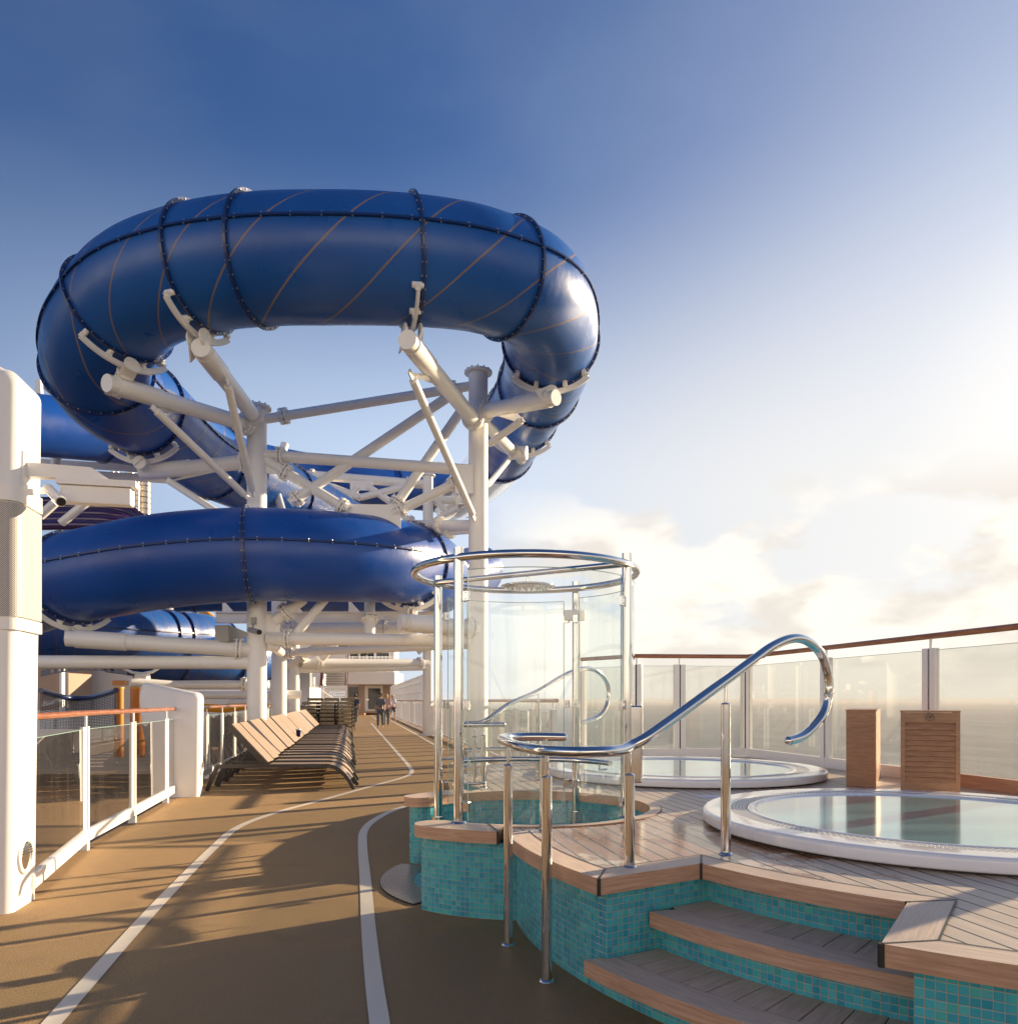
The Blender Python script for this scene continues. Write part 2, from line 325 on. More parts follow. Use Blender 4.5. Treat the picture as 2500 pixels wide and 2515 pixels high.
# sea
m = M['sea'] = mat('sea_water', (0.035, 0.045, 0.045), 0.30, ior=1.33); p = use(m); oc = objco()
lk(bump(mth('ADD', noise(0.030, 6, 0.65, mapping(oc, (1, 0.55, 1))), mth('MULTIPLY', noise(0.30, 4, 0.6, oc), 0.35)), 0.9, 4.0), p.inputs['Normal'])
lk(mixc(mrange(noise(0.012, 7, 0.7, mapping(oc, (1, 0.35, 1), (0, 0, 0.6))), 0.42, 0.62), (0.02, 0.03, 0.032), (0.10, 0.115, 0.11)), p.inputs['Base Color'])
M['under'] = mat('lower_deck_planks', (0.13, 0.075, 0.04), 0.5)
p = use(M['under']); lk(mixc(mrange(noise(4, 5, 0.6, mapping(objco(), (6, 0.4, 1))), 0.3, 0.7), (0.10, 0.055, 0.03), (0.22, 0.13, 0.07)), p.inputs['Base Color'])
M['grey'] = painted('grey_paint', (0.32, 0.31, 0.30))
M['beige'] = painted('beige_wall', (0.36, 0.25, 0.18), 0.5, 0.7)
M['brownstr'] = mat('red_brown_stringer', (0.22, 0.06, 0.035), 0.5)
M['green'] = mat('green_sign', (0.01, 0.13, 0.05), 0.5)
M['net'] = mat('rope_net', (0.05, 0.09, 0.17), 0.7)
M['skin'] = mat('skin', (0.45, 0.25, 0.17), 0.5)
M['cloth_navy'] = mat('navy_cloth', (0.03, 0.045, 0.09), 0.8)
M['cloth_grey'] = mat('grey_cloth', (0.10, 0.12, 0.14), 0.8)
M['cloth_pink'] = mat('pale_cloth', (0.50, 0.33, 0.27), 0.8)
M['cloth_white'] = mat('white_cloth', (0.62, 0.62, 0.68), 0.8)
M['hair'] = mat('brown_hair', (0.06, 0.03, 0.015), 0.7)
M['hairfair'] = mat('fair_hair', (0.40, 0.24, 0.11), 0.7)
M['cup'] = mat('blue_cup_plastic', (0.02, 0.02, 0.15), 0.4)

# ------------------------------------------------------------------ geometry helpers
def P(x, y, d):            # point at depth d seen at photo position x, y
    return Vector(((x-PX)*d/F, d, H+(HY-y)*d/F))
def G(x, y, z=0.0):        # point on the horizontal level z seen at photo position x, y
    d = F*(H-z)/(y-HY); return Vector(((x-PX)*d/F, d, z))
U = Vector((-0.205, 0.979, 0)).normalized(); V = Vector((0.979, 0.205, 0)).normalized()
Z = Vector((0, 0, 1))

class MB:
    def __init__(s): s.v = []; s.f = []; s.uv = []; s.m = []; s.sm = []
    def add(s, vs, fs, uvs=None, mi=0, smooth=False):
        b = len(s.v); s.v += [tuple(v) for v in vs]
        for k, f in enumerate(fs):
            s.f.append([b+i for i in f]); s.uv.append(uvs[k] if uvs else None); s.m.append(mi); s.sm.append(smooth)
        return s
    def hexa(s, a, mi=0):    # eight corners: bottom four ccw, top four
        fs = [(0, 3, 2, 1), (4, 5, 6, 7), (0, 1, 5, 4), (1, 2, 6, 5), (2, 3, 7, 6), (3, 0, 4, 7)]
        uvs = []
        for f in fs:
            p0 = Vector(a[f[0]]); e1 = Vector(a[f[1]])-p0; e2 = Vector(a[f[3]])-p0
            l1, l2 = e1.length, e2.length
            q = [(0, 0), (l1, 0), (l1, l2), (0, l2)]
            if l2 > l1: q = [(0, 0), (0, l1), (l2, l1), (l2, 0)]
            uvs.append([(x+p0.x, y+p0.y+p0.z) for x, y in q])
        return s.add(a, fs, uvs, mi)
    def box(s, c, size, ax=None, mi=0):   # centre, full size, axes
        c = Vector(c); X, Y, Zz = ax if ax else (Vector((1, 0, 0)), Vector((0, 1, 0)), Z)
        hx, hy, hz = size[0]/2, size[1]/2, size[2]/2
        a = [c+X*sx*hx+Y*sy*hy+Zz*sz*hz for sz in (-1, 1) for sx, sy in ((-1, -1), (1, -1), (1, 1), (-1, 1))]
        return s.hexa(a, mi)
    def bar(s, p0, p1, w, h, mi=0, up=Z):
        p0 = Vector(p0); p1 = Vector(p1); t = (p1-p0); l = t.length; t.normalize()
        side = t.cross(up)
        if side.length < 1e-4: side = Vector((1, 0, 0))
        side.normalize(); u2 = side.cross(t)
        return s.box((p0+p1)/2, (l, w, h), (t, side, u2), mi)
    def tube(s, pts, r, n=12, closed=False, caps=True, mi=0, smooth=True, frame='up', wrap=1.0):
        pts = [Vector(p) for p in pts]; k = len(pts); rs = r if isinstance(r, (list, tuple)) else [r]*k
        vs = []; uvs = []; prev = None; acc = 0; accs = []
        for i, p in enumerate(pts):
            if closed: t = pts[(i+1) % k]-pts[i-1]
            else: t = pts[min(i+1, k-1)]-pts[max(i-1, 0)]
            t.normalize()
            if frame == 'up' and abs(t.z) < 0.97: sd_ = t.cross(Z).normalized()
            else:
                if prev is None:
                    sd_ = t.cross(Vector((0.3, 1, 0.2)) if abs(t.y) < 0.9 else Vector((1, 0, 0.1))).normalized()
                else: sd_ = (prev - t*prev.dot(t)).normalized()
            prev = sd_; u2 = sd_.cross(t)
            if i: acc += (pts[i]-pts[i-1]).length
            accs.append(acc)
            for j in range(n):
                a = 2*math.pi*j/n; vs.append(p+sd_*math.cos(a)*rs[i]+u2*math.sin(a)*rs[i])
        fs = []
        kk = k if closed else k-1
        tot = acc+(pts[0]-pts[-1]).length
        for i in range(kk):
            i2 = (i+1) % k; ua = accs[i]; ub = accs[i2] if i2 else tot
            for j in range(n):
                j2 = (j+1) % n
                fs.append((i*n+j, i*n+j2, i2*n+j2, i2*n+j)); uvs.append([(ua, j/n*wrap), (ua, (j+1)/n*wrap), (ub, (j+1)/n*wrap), (ub, j/n*wrap)])
        s.add(vs, fs, uvs, mi, smooth)
        if caps and not closed:
            s.add(vs[:n], [tuple(reversed(range(n)))], None, mi); s.add(vs[-n:], [tuple(range(n))], None, mi)
        return s
    def cyl(s, p0, p1, r, n=16, mi=0, r1=None, caps=True):
        return s.tube([p0, p1], [r, r if r1 is None else r1], n, caps=caps, mi=mi, frame='any')
    def lathe(s, prof, c, n=48, mi=0, a0=0, a1=360, smooth=True):
        c = Vector(c); full = abs(a1-a0) >= 359.9; m_ = n if full else n+1; vs = []; L_ = [0]
        for i in range(1, len(prof)): L_.append(L_[-1]+math.hypot(prof[i][0]-prof[i-1][0], prof[i][1]-prof[i-1][1]))
        for j in range(m_):
            a = R(a0+(a1-a0)*j/n)
            for r_, z_ in prof: vs.append(c+Vector((math.cos(a)*r_, math.sin(a)*r_, z_)))
        k = len(prof); fs = []; uvs = []; rm = max(p_[0] for p_ in prof)
        for j in range(n):
            j2 = (j+1) % m_
            for i in range(k-1):
                fs.append((j*k+i, j2*k+i, j2*k+i+1, j*k+i+1))
                ua = R(a0+(a1-a0)*j/n)*rm; ub = R(a0+(a1-a0)*(j+1)/n)*rm
                uvs.append([(ua, L_[i]), (ub, L_[i]), (ub, L_[i+1]), (ua, L_[i+1])])
        return s.add(vs, fs, uvs, mi, smooth)
    def ball(s, c, r, mi=0, n=8):
        return s.lathe([(max(0.0001, math.sin(math.pi*i/6))*r, -math.cos(math.pi*i/6)*r) for i in range(7)], c, n, mi)
    def flat(s, poly, z, holes=(), mi=0, down=False):
        loops = [[Vector((q[0], q[1], z)) for q in poly]]+[[Vector((q[0], q[1], z)) for q in h] for h in holes]
        allv = [v for l in loops for v in l]; tr = tessellate_polygon(loops); fs = []
        for t in tr:
            a, b, c = (allv[i] for i in t); up = (b-a).cross(c-a).z > 0
            fs.append(tuple(t) if up != down else tuple(reversed(t)))
        return s.add(allv, fs, [[(allv[i].x, allv[i].y) for i in f] for f in fs], mi)
    def wall(s, line, z0, z1, closed=False, mi=0, flip=False, u0=0.0):
        k = len(line); vs = []; fs = []; uvs = []; acc = u0
        for q in line: vs += [Vector((q[0], q[1], z0)), Vector((q[0], q[1], z1))]
        for i in range(k if closed else k-1):
            j = (i+1) % k; l = math.hypot(line[j][0]-line[i][0], line[j][1]-line[i][1])
            f = (2*i, 2*j, 2*j+1, 2*i+1); uvq = [(acc, z0), (acc+l, z0), (acc+l, z1), (acc, z1)]
            if flip: f = f[::-1]; uvq = uvq[::-1]
            fs.append(f); uvs.append(uvq); acc += l
        return s.add(vs, fs, uvs, mi)
    def prism(s, poly, z0, z1, mi=0, holes=()):
        s.flat(poly, z1, holes, mi); s.flat(poly, z0, holes, mi, down=True); s.wall(poly, z0, z1, True, mi)
        for h in holes: s.wall(h, z0, z1, True, mi, flip=True)
        return s
    def build(s, name, mats, parent=None, bevel=0.0, fix=True):
        me = bpy.data.meshes.new(name); me.from_pydata(s.v, [], s.f)
        if not isinstance(mats, (list, tuple)): mats = [mats]
        for q in mats: me.materials.append(M[q] if isinstance(q, str) else q)
        ul = me.uv_layers.new(name='UVMap'); li = 0
        for pi, pl in enumerate(me.polygons):
            pl.material_index = s.m[pi]; pl.use_smooth = s.sm[pi]
            u = s.uv[pi]
            for k in range(pl.loop_total):
                if u: ul.data[pl.loop_start+k].uv = u[k]
                else:
                    v = s.v[s.f[pi][k]]; ul.data[pl.loop_start+k].uv = (v[0], v[1]+v[2])
        o = bpy.data.objects.new(name, me); C.objects.link(o)
        if parent: o.parent = parent
        if bevel:
            bm = bmesh.new(); bm.from_mesh(me); bmesh.ops.remove_doubles(bm, verts=bm.verts, dist=1e-5); bm.to_mesh(me); bm.free()
            b = o.modifiers.new('bevel', 'BEVEL'); b.width = bevel; b.segments = 2; b.limit_method = 'ANGLE'; b.angle_limit = R(40)
        return o

def tag(o, label=None, cat=None, group=None, kind=None):
    if label: o['label'] = label
    if cat: o['category'] = cat
    if group: o['group'] = group
    if kind: o['kind'] = kind
    return o
def empty(name, loc=(0, 0, 0), label=None, cat=None, group=None):
    o = bpy.data.objects.new(name, None); C.objects.link(o); o.location = loc; o.empty_display_size = 0.2
    return tag(o, label, cat, group)
def worldparts(root):        # parts built in world coordinates under an empty that stands at its base
    for ch in root.children: ch.matrix_parent_inverse = Matrix.Translation(-Vector(root.location))
    return root
def copy_tree(o, parent=None):
    c_ = o.copy(); C.objects.link(c_)
    if parent: c_.parent = parent
    for ch in list(o.children): copy_tree(ch, c_)
    return c_
def spline(pts, n=10):
    pts = [Vector(p) for p in pts]; out_ = []
    q = [2*pts[0]-pts[1]]+pts+[2*pts[-1]-pts[-2]]
    for i in range(1, len(q)-2):
        a, b, c_, d_ = q[i-1:i+3]
        for k in range(n):
            t = k/n
            out_.append(0.5*((2*b)+(c_-a)*t+(2*a-5*b+4*c_-d_)*t*t+(-a+3*b-3*c_+d_)*t**3))
    out_.append(pts[-1]); return out_
def resample(pts, step):
    out_ = [pts[0]]; acc = 0
    for a, b in zip(pts, pts[1:]):
        l = (b-a).length
        while acc+l >= step:
            t = (step-acc)/l; a = a.lerp(b, t); out_.append(a); l = (b-a).length; acc = 0
        acc += l
    out_.append(pts[-1]); return out_
def arc(c, r, a0, a1, n=24):
    return [Vector((c[0]+r*math.cos(R(a0+(a1-a0)*i/n)), c[1]+r*math.sin(R(a0+(a1-a0)*i/n)), 0)) for i in range(n+1)]
def offset(line, d):        # shift an open line to its left by d (in plan)
    out_ = []; k = len(line)
    for i in range(k):
        a = line[max(i-1, 0)]; b = line[i]; c_ = line[min(i+1, k-1)]
        n1 = Vector((-(b-a).y, (b-a).x, 0)); n2 = Vector((-(c_-b).y, (c_-b).x, 0))
        if n1.length < 1e-9: n1 = n2
        if n2.length < 1e-9: n2 = n1
        n1.normalize(); n2.normalize(); m_ = n1+n2
        m_ = m_/max(0.35, m_.length_squared)*2 if m_.length > 1e-6 else n1
        out_.append(b+m_*d)
    return out_
def ribbon(mb, line, w, z, mi=0, th=0.0):
    a = offset(line, w/2); b = offset(line, -w/2); acc = 0
    for i in range(len(line)-1):
        l = (line[i+1]-line[i]).length
        q = [(a[i].x, a[i].y, z), (b[i].x, b[i].y, z), (b[i+1].x, b[i+1].y, z), (a[i+1].x, a[i+1].y, z)]
        mb.add(q, [(0, 1, 2, 3)], [[(acc, 0), (acc, w), (acc+l, w), (acc+l, 0)]], mi); acc += l
    return mb

# ------------------------------------------------------------------ setting: sea and decks
sea = MB().flat([(40000*math.cos(R(a)), 40000*math.sin(R(a))) for a in range(0, 360, 6)], -42).build('sea', 'sea'); tag(sea, kind='structure')
def sideX(y): return 5.84-0.21*y                   # edge of the bulge that carries the hot tubs
def sideX2(y): return 3.36-0.205*y                 # ship's side further on
edge_r = [(sideX(-8), -8), (sideX(10.95), 10.95), (1.9, 10.95), (1.15, 11.85), (sideX2(12), 12), (sideX2(110), 110)]
edge_l = [(-2.62-0.2*110, 110), (-2.62-0.2*10.4, 10.4), (-2.42-0.2145*10.4, 10.4), (-2.42-0.2145*4.0, 4.0), (-2.42-0.2145*4.0-5, 3.0), (-10, -8)]
dk = MB().prism(edge_r+edge_l, -0.35, 0.0).build('deck', 'track'); tag(dk, kind='structure')
lo = MB().flat([(-2, 2), (-2-0.2*110, 110), (-60, 110), (-40, 2)], -2.9).build('lower_deck', 'under'); tag(lo, kind='structure')

def lane(pts, w, name='track_line'):
    q = [G(x, y) for x, y in pts]
    q = resample(spline(q, 14), 0.04) if len(pts) > 2 else q
    o = ribbon(MB(), [Vector((v.x, v.y, 0)) for v in q], w, 0.004).build(name, 'line'); tag(o, kind='structure'); return o
K = 1.302
lane([(x*K, y*K) for x, y in [(20, 2020), (98, 1932), (170, 1850), (300, 1705), (400, 1603), (450, 1561), (520, 1534), (600, 1512), (700, 1484), (758, 1468), (776, 1458), (770, 1444), (741, 1411), (700, 1364.5)]], 0.085)
lane([(x*K, y*K) for x, y in [(724, 2020), (716, 1932), (705, 1850), (695, 1750), (689, 1660), (684, 1600), (686, 1570), (703, 1550), (738, 1531), (778, 1519), (830, 1508)]], 0.085)
lane([(930, 1771.5), (909.5, 1773.5)], 0.09)
lane([(940, 1763), (964, 1773), (1014, 1800), (1090, 1843)], 0.10)
lane([(911, 1757.5), (925, 1768)], 0.09)
lane([(950, 1756), (1040, 1796), (1085, 1815)], 0.05)

# ------------------------------------------------------------------ hot tub platform with steps and shower pit
CP = (3.13, 5.05); CQ = (0.14, 5.80)
def pol(c, r, a): return Vector((c[0]+r*math.cos(R(a)), c[1]+r*math.sin(R(a)), 0))
plat = empty('hot_tub_platform', (1.0, 3.0, 0), 'raised teak platform with turquoise mosaic walls and curved steps carrying the hot tubs', 'platform')
def strip(mb, a, b, z0, z1, n=32, mi=0, mt=None):     # solid between two lines: outer a, inner b
    def rs(l):
        l = [Vector(q) for q in l]; tot = sum((y-x).length for x, y in zip(l, l[1:])); o_ = []; 
        for i in range(n+1):
            t = tot*i/n; acc = 0
            for x, y in zip(l, l[1:]):
                s_ = (y-x).length
                if acc+s_ >= t-1e-9: o_.append(x.lerp(y, min(1, (t-acc)/s_) if s_ else 0)); break
                acc += s_
            else: o_.append(l[-1])
        return o_
    A = rs(a); B = rs(b); u = random.random()*5; w = (A[0]-B[0]).length; mt = mi if mt is None else mt
    for i in range(n):
        l = (A[i+1]-A[i]).length; q = [A[i], A[i+1], B[i+1], B[i]]
        v0 = random.Random(7).random()
        mb.add([(p_.x, p_.y, z1) for p_ in q], [(0, 1, 2, 3)], [[(u, 0), (u+l, 0), (u+l, w), (u, w)]], mt)
        mb.add([(p_.x, p_.y, z0) for p_ in q], [(3, 2, 1, 0)], None, mi)
        mb.add([(A[i].x, A[i].y, z0), (A[i+1].x, A[i+1].y, z0), (A[i+1].x, A[i+1].y, z1), (A[i].x, A[i].y, z1)], [(0, 1, 2, 3)], [[(u, 1), (u+l, 1), (u+l, 1+z1-z0), (u, 1+z1-z0)]], mi)
        mb.add([(B[i].x, B[i].y, z0), (B[i+1].x, B[i+1].y, z0), (B[i+1].x, B[i+1].y, z1), (B[i].x, B[i].y, z1)], [(3, 2, 1, 0)], None, mi)
        u += l
    for e, fl in ((0, 1), (n, 0)):
        q = [(A[e].x, A[e].y, z0), (A[e].x, A[e].y, z1), (B[e].x, B[e].y, z1), (B[e].x, B[e].y, z0)]
        mb.add(q, [(0, 1, 2, 3) if not fl else (3, 2, 1, 0)], None, mi)
    return mb
ZT, ZB = 0.549, 0.473
cp = [([*arc(CP, 3.18, -172.8, -149)], [*arc(CP, 3.03, -172.8, -151.84)]),
      ([pol(CP, 3.18, -149), pol(CP, 2.55, -149)], [pol(CP, 3.03, -151.84), pol(CP, 2.40, -152.6)]),
      ([*arc(CP, 2.55, -149, -127.3)], [*arc(CP, 2.40, -152.6, -123.7)]),
      ([pol(CP, 2.55, -127.3), pol(CP, 3.18, -126.8)], [pol(CP, 2.40, -123.7), pol(CP, 3.03, -124.0)]),
      ([*arc(CP, 3.18, -126.8, -62)], [*arc(CP, 3.03, -124.0, -62)])]
seam = MB()
def seamline(pts, w=0.008, z=ZT+0.0015): ribbon(seam, [Vector((p_[0], p_[1], 0)) for p_ in pts], w, z)
for a, b in cp:
    strip(MB(), a, b, ZB, ZT, 40 if len(a) > 2 else 6, 0, 1).build('coping', ['coping', 'copingtop'], plat)
    seamline(b)
for r0, a0, r1, a1 in ((3.181, -149, 3.03, -151.84), (2.55, -149, 2.40, -152.6), (2.55, -127.3, 2.40, -123.7), (3.181, -126.8, 3.03, -124.0)):
    p0, p1 = pol(CP, r0, a0), pol(CP, r1, a1); seamline([p0, p1], 0.010)
    seam.box((p0.x, p0.y, (ZT+ZB)/2), (0.016, 0.016, ZT-ZB+0.003))
# ring and arms round the shower pit
def rounded_arm(a_end, a_in, sgn):
    rm, hw = 1.0525, 0.1325; ae = a_end+sgn*math.degrees(hw/rm); cc = pol(CQ, rm, ae)
    o_ = [pol(CQ, 1.185, a_in+(ae-a_in)*i/16) for i in range(17)]
    i_ = [pol(CQ, 0.92, ae+(a_in-ae)*i/16) for i in range(17)]
    cap = []
    for k in range(1, 12):
        t = k/12*180; cap.append(cc+Vector((math.cos(R(ae-sgn*t)), math.sin(R(ae-sgn*t)), 0))*hw)
    return o_, cap, i_
for a_end, a_in, sgn, nm in ((226.5, 259.8, 1, 0), (154.5, 118, -1, 1)):
    o_, cap, i_ = rounded_arm(a_end, a_in, sgn)
    poly = [(q.x, q.y) for q in o_+cap+i_]
    if nm: poly = poly[::-1]
    if sum((x1-x0)*(y1+y0) for (x0, y0), (x1, y1) in zip(poly, poly[1:]+poly[:1])) > 0: poly = poly[::-1]
    mb = MB(); mb.flat(poly, ZT+0.002, (), 1); mb.flat(poly, ZB, (), 0, down=True); mb.wall(poly, ZB, ZT+0.002, True, 0)
    mb.build('coping', ['coping', 'copingtop'], plat)
    # tiled wall of the arm
    def shrink(q, d):
        v = q-pol(CQ, 1.0525, math.degrees(math.atan2(q.y-CQ[1], q.x-CQ[0]))); 
        return q - v.normalized()*d if v.length > 1e-4 else q
    w_ = [(shrink(q, 0.045).x, shrink(q, 0.045).y) for q in o_] + [((q-(q-(pol(CQ, 1.0525, a_end+sgn*7.21))).normalized()*0.045)[0], (q-(q-(pol(CQ, 1.0525, a_end+sgn*7.21))).normalized()*0.045)[1]) for q in cap] + [(shrink(q, 0.02).x, shrink(q, 0.02).y) for q in i_]
    MB().wall(w_, 0, ZB, False, 0).build('tiled_wall', 'tile', plat)
strip(MB(), arc(CQ, 1.0, 118.3, -100.5, 80), arc(CQ, 0.92, 118.3, -107.5, 80), ZB, ZT+0.003, 90, 0, 1).build('coping', ['coping', 'copingtop'], plat)
seamline(arc(CQ, 1.003, 118, -98, 90), 0.007)
seamline([pol(CQ, 1.185, 259.9), pol(CQ, 0.92, 252.5)], 0.012, ZT+0.0055); e_ = pol(CQ, 1.187, 259.9); seam.box((e_.x, e_.y, (ZT+ZB)/2), (0.014, 0.014, ZT-ZB+0.006))
for a in (80, 30, -45): seamline([pol(CQ, 0.92, a), pol(CQ, 1.0, a)], 0.006, ZT+0.0045)
seam.build('caulking_seam', 'dark', plat)
# walls
left = [(q.x, q.y) for q in arc(CP, 3.11, -172.8, -149.6, 30)]
MB().wall(left, 0, ZB, mi=0).build('tiled_wall', 'tile', plat)
MB().wall([pol(CQ, 1.14, 259.8), (0.0, 4.655), left[0]], 0, ZB).build('tiled_wall', 'tile', plat)
c0, c1 = pol(CP, 3.11, -149.6), pol(CP, 2.48, -149.6)
MB().wall([c0, c1], 0.0, ZB).build('tiled_wall', 'tile', plat)
MB().wall([(q.x, q.y) for q in arc(CP, 2.48, -149.6, -125.2, 30)], 0.3, ZB).build('tiled_wall', 'tile', plat)
MB().wall([pol(CP, 2.48, -125.2), pol(CP, 3.12, -125.2)], 0, ZB).build('tiled_wall', 'tile', plat)
MB().wall([(q.x, q.y) for q in arc(CP, 3.12, -125.2, -62, 40)], 0, ZB).build('tiled_wall', 'tile', plat)
far_out = [(-0.25, 6.92), (-0.48, 7.5), (-0.5, 8.5), (-0.2, 9.7), (0.4, 10.8), (1.1, 11.8)]
MB().wall(far_out[::-1], 0, ZT-0.006).build('tiled_wall', 'tile', plat)
MB().wall([(q.x, q.y) for q in arc(CQ, 0.935, 118, -107, 80)], 0, ZB).build('tiled_wall', 'tile', plat)
# steps
def step(rf, rb, z, a0, riser, zr0):
    s_ = empty('step'); s_.parent = plat
    strip(MB(), arc(CP, rf, a0, -125.3, 40), arc(CP, rf-0.15, a0+0.9, -125.3, 40), z-0.072, z, 40, 0, 1).build('nosing', ['coping', 'tread'], s_)
    mb = MB(); n = 13; aa = a0+0.9 if rf > 3 else a0+0.2
    nn = int((-125.3-a0)/180*math.pi*(rf-0.3)/0.118)
    for i in range(nn):
        x0 = -149.5+(-125.3+149.5)*i/nn; x1 = -149.5+(-125.3+149.5)*(i+1)/nn; g_ = 0.0035/rf*57.3
        strip(mb, arc(CP, rf-0.158, x0+g_, x1-g_, 4), arc(CP, rb, x0+g_, x1-g_, 4), z-0.04, z-0.002+random.uniform(-0.0008, 0.0008), 4)
    # turn the UV so that the grain runs across the tread
    for k in range(len(mb.uv)):
        if mb.uv[k]: mb.uv[k] = [(v_*1.0+(k//18)*3.3, u_) for u_, v_ in mb.uv[k]]
    mb.build('tread_boards', 'tread', s_)
    strip(MB(), arc(CP, rf-0.146, -149.6, -125.3, 40), arc(CP, rb-0.02, -149.6, -125.3, 40), z-0.05, z-0.009, 40).build('caulking_bed', 'dark', s_)
    MB().wall([(q.x, q.y) for q in arc(CP, riser, -150.0 if rf > 3 else -149.6, -125.2, 40)], zr0, z-0.07).build('riser', 'tile', s_)
    for ch in s_.children: pass
    return s_
step(3.21, 2.80, 0.17, -150.3, 3.11, 0.0)
step(2.87, 2.48, 0.355, -149.3, 2.80, 0.15)
# teak surface
outl = [(q.x, q.y) for q in arc(CP, 3.10, -172.8, -149.4, 20)]+[(q.x, q.y) for q in arc(CP, 2.5, -149.4, -126.2, 20)]+[(q.x, q.y) for q in arc(CP, 3.1, -126.2, -62, 30)]
outl += [(sideX(2.2)-0.1, 2.2), (sideX(10.9)-0.1, 10.9), (1.85, 10.85), (1.12, 11.75)]+far_out[::-1][1:]
outl += [(q.x, q.y) for q in arc(CQ, 0.99, 128, -101, 80)]
MB().flat(outl, 0.545).build('teak_planking', 'teakdeck', plat)
MB().wall([(sideX(2.2)-0.1, 2.2), (sideX(10.9)-0.1, 10.9), (1.85, 10.85), (1.12, 11.75)], 0, 0.545).build('platform_edge', 'white', plat)
tag(MB().flat([(q.x, q.y) for q in arc(CQ, 0.93, 0, 355, 71)], 0.008).build('shower_floor', 'tile', plat))
worldparts(plat)
for s_ in [c for c in plat.children if c.name.startswith('step')]: pass
gr = MB(); vs = []
for i in range(24):
    a0 = 157+(226-157)*i/24; a1 = 157+(226-157)*(i+1)/24
    q = [pol(CQ, 0.86, a0), pol(CQ, 1.11, a0), pol(CQ, 1.11, a1), pol(CQ, 0.86, a1)]
    for z in (0.012,): gr.add([(p_.x, p_.y, z) for p_ in q][::-1], [(0, 1, 2, 3)], [[(R(a1), 0), (R(a1), .25), (R(a0), .25), (R(a0), 0)]])
pl_ = [(q.x, q.y) for q in arc(CQ, 1.11, 157, 226)]+[(q.x, q.y) for q in arc(CQ, 0.86, 226, 157)]
gr.wall(pl_, 0, 0.012, True, 1)
go = gr.build('drain_grate', ['drain', 'dark']); tag(go, 'crescent ribbed metal floor grate at the shower opening', 'drain grate')

# ------------------------------------------------------------------ hot tubs
def tub(c, rr, label):
    t = empty('hot_tub', (c[0], c[1], 0.545), label, 'hot tub', 'round white hot tubs sunk in the platform'); o = (c[0], c[1], 0.545)
    k = rr/1.42
    MB().lathe([(1.375*k, 0.0), (1.375*k, 0.018)], o, 96).build('shadow_gap', 'dark', t)
    MB().lathe([(1.37*k, 0.018), (1.410*k, 0.016), (1.420*k, 0.022), (1.421*k, 0.030), (1.422*k, 0.068), (1.4215*k, 0.073), (1.418*k, 0.081), (1.411*k, 0.088), (1.402*k, 0.0915), (1.396*k, 0.092), (1.27*k, 0.091), (1.25*k, 0.0905), (1.240*k, 0.088), (1.238*k, 0.080)], o, 128).build('shell', 'shell', t)
    MB().lathe([(1.24*k, 0.0855), (1.135*k, 0.0855)], o, 128).build('overflow_grating', 'grate', t)
    MB().lathe([(1.135*k, 0.070), (1.130*k, 0.089), (1.115*k, 0.092), (1.095*k, 0.088), (1.07*k, 0.070), (1.03*k, 0.03), (0.9*k, -0.06)], o, 128).build('inner_lip', 'shell', t)
    MB().lathe([(1.078*k, 0.078), (0.001, 0.078)], o, 96).build('water', 'tubwater', t)
    worldparts(t); return t
tub((2.685, 4.783), 1.42, 'near round hot tub brimming with still water in front of the two teak cabinets')
tub((1.88, 8.30), 1.48, 'far round hot tub partly seen through the shower glass')
lens = MB().lathe([(0.001, 0.004), (0.10, 0.004), (0.105, 0.0)], (*(G(1742, 1957, 0.545).xy), 0.545), 24).build('deck_cover_disc', mat('pale_cover', (0.62, 0.55, 0.66), 0.4)); tag(lens, 'small round lilac cover plate set flush in the teak between the tubs', 'cover plate')

# ------------------------------------------------------------------ shower enclosure
RC = (0.12, 5.63); RR = 0.815; ZR = 2.283
sh = empty('shower_enclosure', (RC[0], RC[1], 0.0), 'round glass shower enclosure with polished steel ring and four posts', 'shower')
posts = {'A': (-0.328, 4.96, 0.549, 2.349), 'B': (-0.568, 6.10, 0.40, 2.35), 'C': (0.565, 6.39, 0.40, 2.35), 'D': (0.808, 5.21, 0.549, 2.36)}
for k, (x, y, z0, z1) in posts.items():
    p_ = MB().cyl((x, y, z0), (x, y, z1), 0.0335, 24).build('post', 'steel', sh)
    if k in 'BC': MB().cyl((x, y, 0), (x, y, 0.42), 0.052, 24).build('sleeve', 'steel', p_)
    else: MB().lathe([(0.034, 0.014), (0.05, 0.010), (0.055, 0)], (x, y, 0.549), 24).build('flange', 'steel', p_)
MB().tube([Vector((RC[0]+RR*math.cos(R(a)), RC[1]+RR*math.sin(R(a)), ZR)) for a in range(0, 360, 4)], 0.027, 18, closed=True).build('top_ring', 'steel', sh)
sa = MB().tube([Vector((-0.60, 6.02, ZR)), Vector((0.80, 5.18, ZR))], 0.022, 14).build('crossbar', 'steel', sh)
hd = Vector((0.14, 5.60, 0))
shd = MB(); shd.cyl((hd.x, hd.y, ZR-0.02), (hd.x, hd.y, 2.20), 0.012, 10); shd.lathe([(0.001, 0.012), (0.03, 0.012), (0.19, 0.004), (0.20, 0.0), (0.19, -0.012), (0.001, -0.014)], (hd.x, hd.y, 2.195), 32)
for i in range(40):
    a = i*2.4; r_ = 0.18*math.sqrt((i+.5)/40); shd.ball((hd.x+r_*math.cos(a), hd.y+r_*math.sin(a), 2.178), 0.006)
shd.build('shower_head', 'steel', sh)
